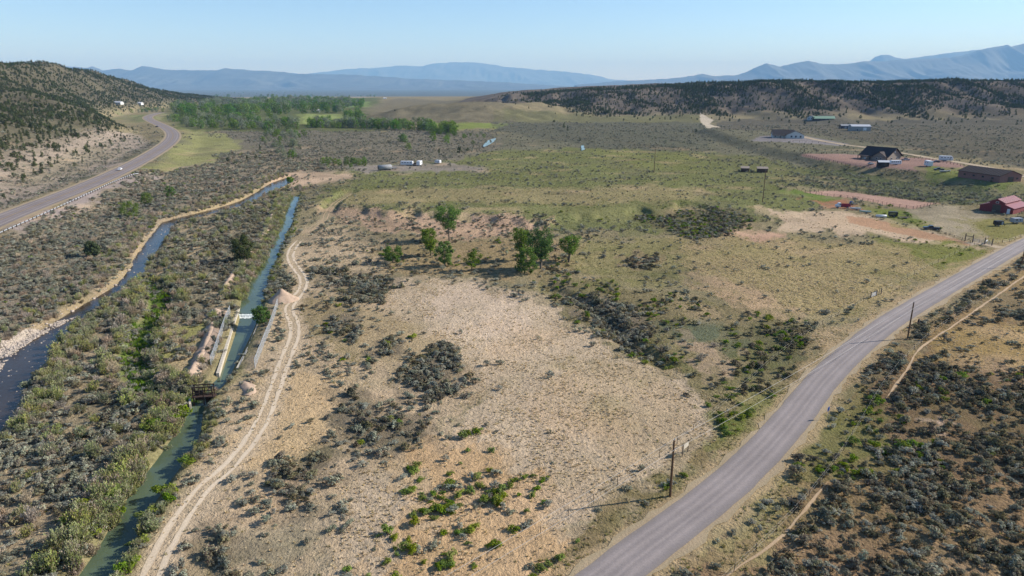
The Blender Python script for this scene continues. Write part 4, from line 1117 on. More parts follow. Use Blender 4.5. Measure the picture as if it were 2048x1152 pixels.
# ------------------------------------------------------------------ built things: helpers
class MB:
    def __init__(s): s.v = []; s.f = []
    def add(s, v, f):
        o = len(s.v); s.v += [tuple(p) for p in v]; s.f += [tuple(i + o for i in q) for q in f]; return s
    def box(s, c, d, rz=0.0, taper=1.0):
        (cx, cy, cz), (dx, dy, dz) = c, d; v = []
        for z, k in ((-.5, 1.0), (.5, taper)):
            for x, y in ((-.5, -.5), (.5, -.5), (.5, .5), (-.5, .5)):
                X, Y = x * dx * k, y * dy * k
                v.append((cx + X * cos(rz) - Y * sin(rz), cy + X * sin(rz) + Y * cos(rz), cz + z * dz))
        return s.add(v, [(0, 3, 2, 1), (4, 5, 6, 7), (0, 1, 5, 4), (1, 2, 6, 5), (2, 3, 7, 6), (3, 0, 4, 7)])
    def prism(s, prof, y0, y1, axis='y'):
        """profile (a, z) pulled along y (or along x)"""
        n = len(prof)
        p = lambda a, z, t: (a, t, z) if axis == 'y' else (t, a, z)
        v = [p(a, z, y0) for a, z in prof] + [p(a, z, y1) for a, z in prof]
        f = [tuple(range(n)), tuple(range(2 * n - 1, n - 1, -1))] + [(i, i + n, (i + 1) % n + n, (i + 1) % n) for i in range(n)]
        return s.add(v, f)
    def tube(s, path, rad, sides=6):
        V, F_ = tube(path, rad, sides); n = len(V); s.add(V, F_.tolist())
        o = len(s.v) - n; s.f += [tuple(o + i for i in range(sides)), tuple(o + n - 1 - i for i in range(sides))]; return s
    def build(s, name, mat, parent=None, loc=None, rot=None, bevel=0.0, smooth=False):
        me = bpy.data.meshes.new(name); me.from_pydata(s.v, [], s.f); me.update()
        o = mesh_obj(name, me, mat, parent, loc, rot)
        if bevel:
            b = o.modifiers.new('bevel', 'BEVEL'); b.width = bevel; b.segments = 2; b.limit_method = 'ANGLE'
        if smooth: me.polygons.foreach_set('use_smooth', np.ones(len(me.polygons), bool))
        return o
def copy_tree(o, parent=None):
    c = o.copy(); COL.objects.link(c)
    if parent: c.parent = parent
    for ch in list(o.children): copy_tree(ch, c)
    return c
def heading(p, q):
    """angle on the ground from pixel p to pixel q"""
    a = hit([p, q]); d = a[1] - a[0]; return math.atan2(d[1], d[0])

# ------------------------------------------------------------------ buildings
def gable(root, wall_mat, roof_mat, L, W, eave, ridge, ox=0, oy=0, along='x', over=.6, name_wall='wall', name_roof='roof', thick=.22, seams=None):
    """house body with a gable roof; ridge runs along local x or y"""
    pr = [(-W / 2, -1.2), (W / 2, -1.2), (W / 2, eave), (0, ridge), (-W / 2, eave)]
    m = MB(); ax = 'x' if along == 'x' else 'y'
    def shift(mb):
        mb.v = [(x + ox, y + oy, z) for x, y, z in mb.v]; return mb
    m.prism(pr, -L / 2, L / 2, ax); wall = shift(m).build(name_wall, wall_mat, root)
    sl = (ridge - eave) / (W / 2)
    r = MB()
    for sg in (-1, 1):
        e = W / 2 + over
        prof = [(0, ridge + .03), (sg * e, eave - over * sl + .03), (sg * e, eave - over * sl + .03 + thick), (0, ridge + .03 + thick)]
        if sg < 0: prof = prof[::-1]
        r.prism(prof, -L / 2 - over, L / 2 + over, ax)
    roof = shift(r).build(name_roof, roof_mat, root)
    if seams:
        q = MB(); k = -L / 2 - over + .3
        while k < L / 2 + over - .1:
            for sg in (-1, 1):
                e = W / 2 + over - .05
                a, b = (0, ridge + .06 + thick), (sg * e, eave - over * sl + .09 + thick)
                prof = [(a[0], a[1] - .04), (b[0], b[1] - .04), (b[0], b[1] + .06), (a[0], a[1] + .06)]
                if sg < 0: prof = prof[::-1]
                q.prism(prof, k - .04, k + .04, ax)
            k += seams
        shift(q).build('roof_seam', roof_mat, roof)
    return wall, roof
def window(root, x, y, z, wd, ht, face, n=None, frame='white_paint', glass='glass'):
    """window set 3 cm proud of a wall; face is '-y','+y','-x','+x'"""
    s = -1 if face[0] == '-' else 1
    if face[1] == 'y':
        w_ = MB().box((x, y + s * .05, z), (wd, .16, ht)).build('window', frame, root)
        MB().box((x, y + s * .14, z), (wd - .24, .06, ht - .24)).build('pane', glass, w_)
    else:
        w_ = MB().box((x + s * .05, y, z), (.16, wd, ht)).build('window', frame, root)
        MB().box((x + s * .14, y, z), (.06, wd - .24, ht - .24)).build('pane', glass, w_)
def door(root, x, y, wd, ht, face, mat):
    s = -1 if face[0] == '-' else 1
    if face[1] == 'y':
        d = MB().box((x, y + s * .06, ht / 2), (wd, .14, ht)).build('door', mat, root)
        MB().box((x + wd * .35, y + s * .16, ht * .48), (.12, .1, .12)).build('handle', 'black_metal', d)
    else:
        d = MB().box((x + s * .06, y, ht / 2), (.14, wd, ht)).build('door', mat, root)
        MB().box((x + s * .16, y + wd * .35, ht * .48), (.1, .12, .12)).build('handle', 'black_metal', d)

# white ranch house with dark roof
p = at(1590, 277); R_ = empty('ranch_house', p, radians(-14)); tag(R_, 'white ranch house with dark hipped roof and front gable on a gravel pad', 'house')
gable(R_, 'white_wall', 'dark_roof', 15, 17, 3.4, 7.4, 0, 7.5, 'y')
gable(R_, 'white_wall', 'dark_roof', 20, 14, 3.2, 7.9, -11, 10, 'x', name_wall='wing_wall', name_roof='wing_roof')
r_ = MB().prism([(3.2, 3.3), (3.5, 3.3), (-3.4, 2.7), (-3.6, 2.7)][::-1], -22, -8.2, 'x'); 
MB().box((-15, 1.2, 2.95), (13, 5.5, .25)).build('porch_roof', 'dark_roof', R_)
for q in range(5): MB().box((-21 + q * 3, -1.2, 1.3), (.3, .3, 3.1)).build('porch_post', 'white_paint', R_)
for x_ in (-3.5, 0.6, 5.0): window(R_, x_, 0, 1.9, 1.5, 1.7, '-y', frame='black_metal')
door(R_, -14, 3.0, 1.4, 2.3, '-y', 'dark_paint')
window(R_, -18, 3.0, 1.7, 1.8, 1.3, '-y')
def corner(px, py, rz, lx, ly):
    """root point of a building whose local corner (lx, ly) stands at that pixel"""
    x, y, z = at(px, py); return (x - lx * cos(rz) + ly * sin(rz), y - lx * sin(rz) - ly * cos(rz), z)
# brown house with a big dark roof
rz = radians(-58); L_, W_ = 20, 17
R_ = empty('ranch_house', corner(1774, 323, rz, L_ / 2, -W_ / 2), rz); tag(R_, 'large tan house with big dark brown roof in a pink gravel yard', 'house')
gable(R_, 'tan_wall', 'brown_roof', L_, W_, 3.5, 8.8, 0, 0, 'x', over=1.2)
gable(R_, 'tan_wall', 'brown_roof', 9, 9, 3.3, 6.2, 4.5, -5.2, 'y', over=.8, name_wall='wing_wall', name_roof='wing_roof')
MB().box((-6.5, -W_ / 2 - 2.2, 3.0), (7, 4.6, .28)).build('porch_roof', 'brown_roof', R_)
for q in range(4): MB().box((-9.6 + q * 2.1, -W_ / 2 - 4.1, 1.3), (.35, .35, 3.2)).build('porch_post', 'tan_wall', R_)
window(R_, L_ / 2, -3.5, 1.8, 1.6, 1.4, '+x'); window(R_, L_ / 2, 3.5, 1.8, 1.6, 1.4, '+x')
MB().box((L_ / 2 + .06, 0, 6.2), (.12, 1.0, 1.0)).build('gable_vent', 'white_paint', R_)
window(R_, 3.0, -9.7, 1.7, 1.4, 1.3, '-y'); window(R_, 6.0, -9.7, 1.7, 1.4, 1.3, '-y'); door(R_, -3, -W_ / 2, 1.3, 2.3, '-y', 'dark_paint')
MB().box((-7, -W_ / 2 - .05, 1.4), (2.6, .14, 2.2)).build('window', 'white_paint', R_)
# long brown barn, gable end towards the yard
rz = radians(-76); L_, W_ = 27, 15
R_ = empty('barn', corner(1998, 366, rz, L_ / 2, -W_ / 2), rz); tag(R_, 'long brown barn with dark low-pitched roof beside the fenced lane', 'barn')
gable(R_, 'brown_wall', 'brown_roof', L_, W_, 3.7, 6.3, 0, 0, 'x', over=.5, seams=2.0)
door(R_, L_ / 2, 0, 3.8, 3.0, '+x', 'weathered_wood'); window(R_, L_ / 2, 4.6, 2.0, 1.3, 1.0, '+x', frame='weathered_wood')
for x_ in (-9, -3, 3, 9): window(R_, x_, -W_ / 2, 2.1, 1.4, .9, '-y', frame='weathered_wood')
# red barn with raised middle roof, gable end towards the yard
rz = radians(-54); L_ = 18
R_ = empty('barn', corner(2025, 429, rz, 6.8, -L_ / 2), rz); tag(R_, 'red barn with raised centre roof and lean-to wings beside the parking yard', 'barn')
m = MB().prism([(-3.0, -1), (3.0, -1), (3.0, 4.6), (0, 6.0), (-3.0, 4.6)], -L_ / 2, L_ / 2, 'y').build('wall', 'barn_red', R_)
r_ = MB()
for sg in (-1, 1):
    pr = [(0, 6.05), (sg * 3.5, 4.42), (sg * 3.5, 4.62), (0, 6.27)]
    r_.prism(pr if sg > 0 else pr[::-1], -L_ / 2 - .5, L_ / 2 + .5, 'y')
rf = r_.build('roof', 'barn_red_roof', R_)
q = MB()
for k in range(11):
    for sg in (-1, 1):
        y_ = -L_ / 2 + k * 1.8; pr = [(0, 6.28), (sg * 3.5, 4.63), (sg * 3.5, 4.7), (0, 6.35)]
        q.prism(pr if sg > 0 else pr[::-1], y_ - .05, y_ + .05, 'y')
q.build('roof_seam', 'barn_red_roof', rf)
for sg in (-1, 1):
    pr = [(sg * 3.02, -1), (sg * 6.8, -1), (sg * 6.8, 2.5), (sg * 3.02, 3.8)]
    MB().prism(pr if sg > 0 else pr[::-1], -L_ / 2 + .02, L_ / 2 - .02, 'y').build('lean_to_wall', 'barn_red', R_)
    pr = [(sg * 3.04, 3.84), (sg * 7.2, 2.42), (sg * 7.2, 2.62), (sg * 3.04, 4.06)]
    lr = MB().prism(pr if sg > 0 else pr[::-1], -L_ / 2 - .4, L_ / 2 + .4, 'y').build('lean_to_roof', 'barn_red_roof', R_)
MB().box((0, -L_ / 2 - .06, 1.8), (3.4, .14, 3.6)).build('door', 'weathered_wood', R_)
MB().box((5.0, -L_ / 2 - .05, 1.1), (1.2, .14, 2.3)).build('door', 'white_paint', R_)
window(R_, 0, -L_ / 2, 4.6, 1.2, .8, '-y')
# grey metal workshop, a darker shed against it
p = at(1718, 262); R_ = empty('metal_building', p, radians(-8)); tag(R_, 'grey metal workshop with shiny white roof on the sage flat', 'workshop')
gable(R_, 'grey_wall', 'light_roof', 21, 12, 5.0, 6.8, 2, 6, 'x', over=.3, seams=1.5)
MB().box((6, -.06, 1.9), (3.4, .14, 3.8)).build('door', 'white_paint', R_); MB().box((-2, -.06, 1.1), (1.1, .14, 2.2)).build('door', 'dark_paint', R_)
p = at(1698, 258); R_ = empty('storage_shed', p, radians(-8)); tag(R_, 'dark grey shed standing behind the metal workshop', 'shed')
gable(R_, 'dark_paint', 'grey_wall', 12, 9, 3.4, 5.0, -2, 8, 'x', over=.3); door(R_, -3, 3.5, 2.4, 2.6, '-y', 'grey_paint')
# far houses at the foot of the mesa
p = at(1621, 240); R_ = empty('far_house', p, radians(-35)); tag(R_, 'small white gabled house at the foot of the mesa', 'house')
gable(R_, 'white_wall', 'dark_roof', 13, 10, 3.6, 7.2, 0, 4, 'y', over=.6); window(R_, -2, -2.5, 2, 1.5, 1.5, '-y', frame='black_metal'); window(R_, 2, -2.5, 2, 1.5, 1.5, '-y', frame='black_metal')
p = at(1648, 240); R_ = empty('far_house', p, radians(-6)); tag(R_, 'long low house with pale green roof at the foot of the mesa', 'house')
gable(R_, 'weathered_wood', 'green_roof', 30, 10, 2.8, 5.6, 0, 4, 'x', over=1.4, seams=2.5)
for x_ in (-10, -4, 3, 9): window(R_, x_, -1, 1.6, 1.6, 1.3, '-y')
door(R_, 0, -1, 1.2, 2.2, '-y', 'dark_paint')
for px, py, c_ in ((232, 208, 'long pale house among trees under the ridge'), (278, 209, 'short white house among trees under the ridge'), (652, 194, 'long white farm building out on the plain'), (770, 198, 'small white farm building out on the plain'), (634, 224, 'white farmhouse hidden among the cottonwoods')):
    p = at(px, py); R_ = empty('far_house', p, RS.uniform(-.4, .4)); tag(R_, c_, 'house', 'houses far down the valley')
    L_ = 24 if 'long' in c_ else 12
    gable(R_, 'white_wall', 'light_roof', L_, 9, 3, 5.2, 0, 3, 'x', over=.5)
    for q in range(2 if L_ < 20 else 4): window(R_, (q - (1 if L_ < 20 else 3) / 2) * 5, -1.5, 1.6, 1.5, 1.3, '-y')
# two stock sheds in the pasture
for px, py, L_, lb in ((1490, 344, 5.0, 'brown stock shed with pale roof, the shorter of two in the pasture'), (1525, 345, 6.6, 'brown stock shed with pale roof, the longer of two in the pasture')):
    p = at(px, py); R_ = empty('stock_shed', p, radians(-12)); tag(R_, lb, 'shed', 'stock sheds in the pasture')
    MB().box((0, 3.6, 1.3), (L_, .2, 3.0)).build('back_wall', 'weathered_wood', R_)
    for sg in (-1, 1): MB().box((sg * (L_ / 2 - .1), 1.8, 1.3), (.2, 3.4, 3.0)).build('side_wall', 'weathered_wood', R_)
    MB().box((0, .4, 1.2), (L_ - .5, .18, 2.4)).build('front_wall', 'junk_brown', R_)
    MB().add([(-L_ / 2 - .4, -.5, 2.45), (L_ / 2 + .4, -.5, 2.45), (L_ / 2 + .4, 4.2, 3.45), (-L_ / 2 - .4, 4.2, 3.45), (-L_ / 2 - .4, -.5, 2.6), (L_ / 2 + .4, -.5, 2.6), (L_ / 2 + .4, 4.2, 3.6), (-L_ / 2 - .4, 4.2, 3.6)],
             [(0, 3, 2, 1), (4, 5, 6, 7), (0, 1, 5, 4), (1, 2, 6, 5), (2, 3, 7, 6), (3, 0, 4, 7)]).build('roof', 'tan_wall', R_)
p = at(1768, 330); R_ = empty('garden_shed', (p[0] - 3, p[1] - 4, p[2]), radians(-10)); tag(R_, 'small dark shed with white roof in front of the large tan house', 'shed')
gable(R_, 'brown_roof', 'light_roof', 6.5, 4, 2.4, 3.3, 0, 0, 'x', over=.3); door(R_, 1, -2, 1.1, 2, '-y', 'weathered_wood')

# ------------------------------------------------------------------ vehicles and trailers
def wheel(root, x, y, r=.36, wd=.24):
    w_ = MB().tube([(x, y - wd / 2, r), (x, y + wd / 2, r)], r, 12).build('wheel', 'tyre', root)
    MB().tube([(x, y - wd / 2 - .012, r), (x, y + wd / 2 + .012, r)], r * .58, 10).build('rim', 'grey_paint', w_)
def car(loc, rz, paint, label, cat='car', kind='sedan', L=4.7, W=1.85):
    R_ = empty('pickup_truck' if kind == 'pickup' else 'car', loc, rz); tag(R_, label, cat)
    h = L / 2
    if kind == 'pickup':
        prof = [(-h, .45), (h, .45), (h, .95), (h - .1, 1.1), (h - 1.5, 1.2), (.1 - .9, 1.2), (-.82, 1.15), (-h, 1.15)]
        cab = [(h - 1.55, 1.2), (h - 2.2, 1.85), (-.45, 1.88), (-.85, 1.2)]
    else:
        prof = [(-h, .38), (h, .38), (h, .72), (h - .2, .85), (h - 1.35, .98), (-h + .7, 1.02), (-h, .9)]
        cab = [(h - 1.3, .97), (h - 2.05, 1.45), (-h + 1.25, 1.47), (-h + .55, 1.0)]
    b = MB().prism(prof, -W / 2, W / 2, 'y').build('body', paint, R_, bevel=.07)
    MB().prism(cab, -W / 2 + .1, W / 2 - .1, 'y').build('cabin', paint, R_, bevel=.06)
    zc = cab[0][1]; zt = cab[1][1]
    for sg in (-1, 1):
        MB().prism([(cab[0][0] - .3, zc + .06), (cab[1][0] - .05, zt - .1), (cab[2][0] + .08, zt - .1), (cab[3][0] + .22, zc + .06)], sg * (W / 2 - .1) - .012, sg * (W / 2 - .1) + .012, 'y').build('side_window', 'glass', R_)
        MB().box((h + .005, sg * (W / 2 - .3), .7 if kind != 'pickup' else .82), (.05, .35, .16)).build('headlight', 'white_paint', R_)
        MB().box((-h - .005, sg * (W / 2 - .22), .8 if kind != 'pickup' else .95), (.05, .25, .16)).build('tail_light', 'red_paint', R_)
    (x0_, z0_), (x1_, z1_) = cab[0], cab[1]; (x2_, z2_), (x3_, z3_) = cab[2], cab[3]
    for nm, (xa, za), (xb, zb), o_ in (('windscreen', (x0_, z0_), (x1_, z1_), .02), ('rear_window', (x3_, z3_), (x2_, z2_), -.02)):
        f = lambda t: (xa + (xb - xa) * t + o_, za + (zb - za) * t)
        (xl, zl), (xh, zh) = f(.15), f(.85); y_ = W / 2 - .22
        MB().add([(xl, -y_, zl), (xl, y_, zl), (xh, y_, zh), (xh, -y_, zh), (xl - o_, -y_, zl - .015), (xl - o_, y_, zl - .015), (xh - o_, y_, zh - .015), (xh - o_, -y_, zh - .015)], [(0, 1, 2, 3), (7, 6, 5, 4), (0, 4, 5, 1), (1, 5, 6, 2), (2, 6, 7, 3), (3, 7, 4, 0)]).build(nm, 'glass', R_)
    if kind == 'pickup': MB().box((-h + 1.0, 0, 1.16), (1.75, W - .35, .03)).build('truck_bed', 'black_metal', R_)
    for x_ in (-h + .85, h - .9):
        for sg in (-1, 1): wheel(R_, x_, sg * (W / 2 - .12), .37 if kind == 'pickup' else .33)
    return R_
def trailer(loc, rz, paint, label, L=6, W=2.4, H=2.5, cat='trailer', name='trailer', axles=2, slope=.5, win=3, stripe=None):
    R_ = empty(name, loc, rz); tag(R_, label, cat); h = L / 2; b = .6
    MB().prism([(-h, b), (h, b), (h + .02, b + H * .55), (h - slope, b + H), (-h + .15, b + H), (-h, b + H - .2)], -W / 2, W / 2, 'y').build('body', paint, R_, bevel=.08)
    for q in range(win):
        for sg in (-1, 1):
            MB().box((-h + L * (q + .7) / (win + .4), sg * (W / 2 + .005), b + H * .62), (.8, .04, .55)).build('window', 'glass', R_)
    MB().box((h * .55, -W / 2 - .02, b + H * .42), (.75, .05, H * .78)).build('door', 'grey_paint', R_)
    if stripe: 
        for sg in (-1, 1): MB().box((0, sg * (W / 2 + .012), b + H * .25), (L * .94, .03, .3)).build('stripe', stripe, R_)
    MB().box((h + .6, 0, b - .05), (1.6, .14, .14)).build('tongue', 'black_metal', R_)
    MB().box((h + 1.2, 0, .28), (.12, .12, .56)).build('jack', 'black_metal', R_)
    MB().box((0, 0, b - .08), (L * .96, W * .5, .14)).build('chassis', 'black_metal', R_)
    for k in range(axles):
        for sg in (-1, 1): wheel(R_, -.5 - .45 * (axles - 1) + k * .9, sg * (W / 2 - .15), .36)
    return R_
hdg = heading((275, 325), (180, 368))
def hw(px, py):
    x, y = flat([(px, py)], HWY_Z + .05)[0]; return (x, y, HWY_Z + .04)
q_ = flat([(150, 380), (240, 338)], HWY_Z); hdg = math.atan2(*(q_[1] - q_[0])[::-1])
car(hw(240, 340), hdg + pi, 'white_paint', 'white car driving along the two-lane highway', L=4.9)
car(hw(314, 254), radians(150), 'dark_paint', 'dark car far off on the bend of the highway', L=4.9)
car(at(1862, 459), radians(160), 'dark_paint', 'dark blue pickup truck parked on the dry yard', 'pickup', 'pickup', 5.8, 2.0)
car(at(1872, 325), radians(170), 'dark_paint', 'dark car parked beside the tall white camper', L=4.8)
car(at(1877, 341), radians(165), 'dark_paint', 'black pickup truck parked beside the grey boat trailer', 'pickup', 'pickup', 5.6, 2.0)
car(at(1811, 321), radians(10), 'grey_paint', 'grey pickup truck parked against the large tan house', 'pickup', 'pickup', 5.6, 2.0)
car(at(1742, 329), radians(20), 'grey_paint', 'grey car parked left of the small dark shed by the tan house', L=4.6)
trailer(at(1891, 322), radians(-18), 'white_paint', 'tall white camper trailer parked by the fenced lane', 8.5, 2.6, 3.0, 'camper', 'camper_trailer', 2, .9, 4, 'grey_paint')
trailer(at(1856, 333), radians(82), 'white_paint', 'narrow white box trailer seen end-on in the pink yard', 7, 2.6, 3.2, slope=.1, win=2)
trailer(at(1789, 330), radians(-172), 'white_paint', 'white horse trailer with side windows below the tan house', 8.0, 2.4, 2.4, win=5, slope=.8)
trailer(at(1935, 347), radians(-170), 'teal_paint', 'pale teal camper trailer beside the long brown barn', 7.4, 2.5, 2.5, 'camper', 'camper_trailer', win=3)
trailer(at(1996, 452), radians(5), 'black_metal', 'small black box trailer parked alone on the yard grass', 3.4, 2.0, 1.7, axles=1, win=1, slope=.2)
trailer(at(2032, 447), radians(10), 'grey_paint', 'grey utility trailer parked close to the red barn', 4.6, 2.1, 1.8, axles=1, win=2, slope=.2)
trailer(at(814, 331), radians(175), 'white_paint', 'white office trailer on the gravel pad in the pasture', 9.0, 2.8, 2.6, win=4, slope=.1)
trailer(at(839, 331), radians(80), 'white_paint', 'white storage trailer beside the pile of rusty scrap', 6.0, 2.6, 2.8, win=1, slope=.1)
trailer(at(876, 327), radians(150), 'white_paint', 'small white trailer alone at the pasture edge', 4.6, 2.2, 2.0, axles=1, win=2)
# farm truck with white cab and red bed
p = at(1684, 416); R_ = empty('farm_truck', p, radians(172)); tag(R_, 'old farm truck with white cab and dark red bed by the riding arena', 'truck')
MB().prism([(.9, .6), (3.1, .6), (3.1, 1.4), (2.3, 1.6), (1.9, 2.4), (.9, 2.4)], -1.05, 1.05, 'y').build('cab', 'white_paint', R_, bevel=.08)
for sg in (-1, 1): MB().box((1.35, sg * 1.055, 1.95), (.7, .03, .5)).build('side_window', 'glass', R_)
MB().box((-1.3, 0, .85), (4.2, 2.1, .2)).build('bed_floor', 'red_paint', R_)
for sg in (-1, 1): MB().box((-1.3, sg * 1.02, 1.45), (4.2, .1, 1.0)).build('bed_side', 'red_paint', R_)
MB().box((.72, 0, 1.6), (.1, 2.1, 1.3)).build('headboard', 'red_paint', R_)
MB().box((0, 0, .5), (5.8, .8, .2)).build('chassis', 'black_metal', R_)
for x_ in (-2.2, 2.3):
    for sg in (-1, 1): wheel(R_, x_, sg * .92, .45, .28)
# boats and bits of old equipment by the arena
def boat(loc, rz, paint, label, L=5.0, W=1.9):
    R_ = empty('boat', loc, rz); tag(R_, label, 'boat')
    V = []; st = [(-1, .85, .0), (-.4, 1, .0), (.3, .9, .02), (.75, .5, .12), (1, .06, .3)]
    for x_, w_, kz in st:
        for yy, zz in ((-1, .85), (-.62, .22), (0, .1), (.62, .22), (1, .85)):
            V.append((x_ * L / 2, yy * w_ * W / 2, .3 + zz * .9 + kz))
    F_ = [(i * 5 + j, i * 5 + j + 1, i * 5 + j + 6, i * 5 + j + 5) for i in range(4) for j in range(4)] + [(0, 1, 2, 3, 4)]
    MB().add(V, F_).build('hull', paint, R_)
    dk = [(x_ * L / 2 * .96, s * w_ * W / 2 * .9, 1.0 + kz) for x_, w_, kz in st for s in (-1, 1)]
    MB().add(dk, [(2 * i, 2 * i + 2, 2 * i + 3, 2 * i + 1) for i in range(4)]).build('deck', 'grey_paint', R_)
    MB().box((0, 0, .28), (L * .9, .3, .12)).build('cradle', 'black_metal', R_)
    for sg in (-1, 1): wheel(R_, -.6, sg * .85, .3, .2)
boat(at(1710, 420), radians(165), 'white_paint', 'white boat on a cradle beside the old farm truck')
boat(at(1730, 426), radians(160), 'teal_paint', 'pale teal boat lying between the white boat and the tank')
boat(at(1890, 345), radians(0), 'grey_paint', 'grey boat on a trailer below the pink yard', 6.5, 2.2)
p = at(1762, 435); R_ = empty('water_tank', p, radians(-8)); tag(R_, 'long white cylindrical tank lying on timber blocks', 'tank')
MB().tube([(-2.3, 0, .75), (-2.1, 0, .75), (2.1, 0, .75), (2.3, 0, .75)], [.3, .58, .58, .3], 12).build('shell', 'white_paint', R_, smooth=True)
for x_ in (-1.5, 1.5): MB().box((x_, 0, .12), (.25, 1.2, .3)).build('block', 'weathered_wood', R_)
p = at(1785, 434); R_ = empty('stock_trailer', p, radians(170)); tag(R_, 'black slatted stock trailer standing behind the white tank', 'trailer')
MB().box((0, 0, .62), (3.4, 2.0, .16)).build('floor', 'black_metal', R_)
for sg in (-1, 1):
    for q in range(5): MB().box((0, sg * .98, .85 + q * .36), (3.4, .06, .24)).build('slat', 'black_metal', R_)
for x_ in (-1.68, 1.68): MB().box((x_, 0, 1.55), (.07, 1.9, 1.7)).build('end_wall', 'black_metal', R_)
MB().box((0, 0, 2.46), (3.4, 2.0, .07)).build('roof', 'black_metal', R_)
for sg in (-1, 1): wheel(R_, -.3, sg * 1.12, .36)
p = at(1809, 437); R_ = empty('flat_trailer', p, radians(168)); tag(R_, 'low flat trailer lying in the grass beside the stock trailer', 'trailer')
for q in range(6): MB().box((0, -.85 + q * .34, .62), (3.6, .3, .08)).build('plank', 'weathered_wood', R_)
MB().box((0, 0, .5), (3.6, 1.2, .12)).build('chassis', 'grey_paint', R_); MB().box((2.3, 0, .5), (1.2, .12, .12)).build('tongue', 'grey_paint', R_)
for sg in (-1, 1): wheel(R_, -.2, sg * 1.05, .32)
p = at(1703, 409); R_ = empty('hay_rake', p, radians(20)); tag(R_, 'small blue farm implement beside the arena fence', 'implement')
MB().box((0, 0, .7), (2.6, .3, .3)).build('beam', 'blue_paint', R_); MB().box((.4, .7, 1.1), (.5, 1.6, .9)).build('hopper', 'blue_paint', R_)
for x_ in (-1.1, 1.1): wheel(R_, x_, 0, .5, .2)
# horizontal black tank and scrap on the gravel pad
p = at(757, 341); R_ = empty('storage_tank', p, radians(22)); tag(R_, 'big dark cylindrical tank lying on the gravel pad in the pasture', 'tank')
MB().tube([(-.15, 0, 2.0), (0, 0, 2.0), (9, 0, 2.0), (9.15, 0, 2.0)], [1.5, 1.75, 1.75, 1.5], 16).build('shell', 'grey_wall', R_, smooth=True)
MB().tube([(-.32, 0, 2.0), (-.16, 0, 2.0)], [1.3, 1.62], 16).build('end_cap', 'black_metal', R_)
for x_ in (1.2, 4.5, 7.8): MB().box((x_, 0, .15), (.6, 3.2, .9)).build('saddle', 'black_metal', R_)
p = at(775, 338); R_ = empty('water_drum', p, 0); tag(R_, 'small white drum standing beside the big dark tank', 'drum')
MB().tube([(0, 0, -.1), (0, 0, 1.3)], .75, 12).build('shell', 'white_paint', R_); MB().tube([(0, 0, 1.3), (0, 0, 1.42)], .25, 8).build('lid', 'black_metal', R_)
p = at(786, 338); R_ = empty('flat_trailer', p, radians(10)); tag(R_, 'dark flat trailer parked near the white drum', 'trailer')
MB().box((0, 0, .7), (5, 2, .25)).build('deck', 'dark_paint', R_); MB().box((3, 0, .6), (1.4, .14, .14)).build('tongue', 'black_metal', R_)
for sg in (-1, 1): wheel(R_, -.6, sg * 1.1, .36)
p = at(828, 331); R_ = empty('scrap_pile', p, 0); tag(R_, 'rusty brown scrap pile between the two white trailers', 'scrap')
for q in range(9):
    MB().box((RS.uniform(-3, 3), RS.uniform(-1, 1), RS.uniform(.2, 1.5)), (RS.uniform(.8, 2.4), RS.uniform(.5, 1.4), RS.uniform(.3, 1.1)), RS.uniform(0, 3)).build('scrap_piece', 'junk_brown' if q % 3 else 'rust', R_)

# ------------------------------------------------------------------ fences
def post_fence(pts, label, step=3.0, h=1.3, rails=2, rad=.07, mat='post_wood', name='fence', cat='fence', world=False, group=None, rail_mat=None, rail_r=.035):
    P = np.asarray(pts) if world else hit(pts)
    seg = np.r_[0, np.cumsum(np.hypot(*np.diff(P, axis=0).T))]; n = max(2, int(seg[-1] / step) + 1); s = np.linspace(0, seg[-1], n)
    X = np.interp(s, seg, P[:, 0]); Y = np.interp(s, seg, P[:, 1]); Zz = h_full(X, Y)
    R_ = empty(name, (X[0], Y[0], Zz[0])); tag(R_, label, cat, group)
    me = bpy.data.meshes.new('post'); b = MB().tube([(0, 0, -.4), (0, 0, h + .1)], rad, 5); me.from_pydata(b.v, [], b.f); me.materials.append(MATS[mat])
    for k in range(n):
        o = bpy.data.objects.new('post', me); COL.objects.link(o); o.parent = R_
        o.location = (X[k] - X[0], Y[k] - Y[0], Zz[k] - Zz[0]); o.scale = (1, 1, RS.uniform(.9, 1.1)); o.rotation_euler = (RS.normal(0, .03), RS.normal(0, .03), 0)
    for q in range(rails):
        zq = h * (q + .9) / rails
        MB().tube(np.c_[X - X[0], Y - Y[0], Zz - Zz[0] + zq], rail_r, 4).build('rail', rail_mat or mat, R_)
post_fence([(1610, 386), (1655, 393), (1696, 396), (1750, 406), (1775, 412), (1826, 419)], 'wooden rail fence along the near side of the pink riding arena', 3.2, 1.5, 3, .09)
post_fence([(1610, 386), (1655, 382), (1688, 383), (1737, 389), (1805, 398), (1878, 407)], 'wooden rail fence along the far side of the pink riding arena', 3.6, 1.5, 3, .09)
post_fence([(1826, 419), (1850, 414), (1878, 407)], 'short rail fence closing the end of the pink riding arena', 3.2, 1.5, 3, .09)
post_fence([(1600, 310), (1640, 308), (1690, 308), (1730, 310)], 'rail fence along the far edge of the pink house yard', 4, 1.5, 2, .1)
post_fence([(1600, 310), (1640, 321), (1690, 330), (1740, 338), (1800, 346), (1850, 352)], 'rail fence along the near edge of the pink house yard', 4, 1.5, 2, .1)
post_fence([(1800, 312), (1850, 320), (1900, 328), (1960, 340), (2035, 358)], 'post and rail fence along the gravel lane', 4, 1.6, 2, .12)
post_fence([(1586, 284), (1610, 285), (1650, 287)], 'short dark fence in front of the white ranch house', 5, 1.5, 1, .12)
post_fence([(1880, 408), (1960, 412), (2000, 418)], 'wire fence running from the arena to the red barn', 5, 1.3, 2, .07, rail_mat='cable', rail_r=.015)
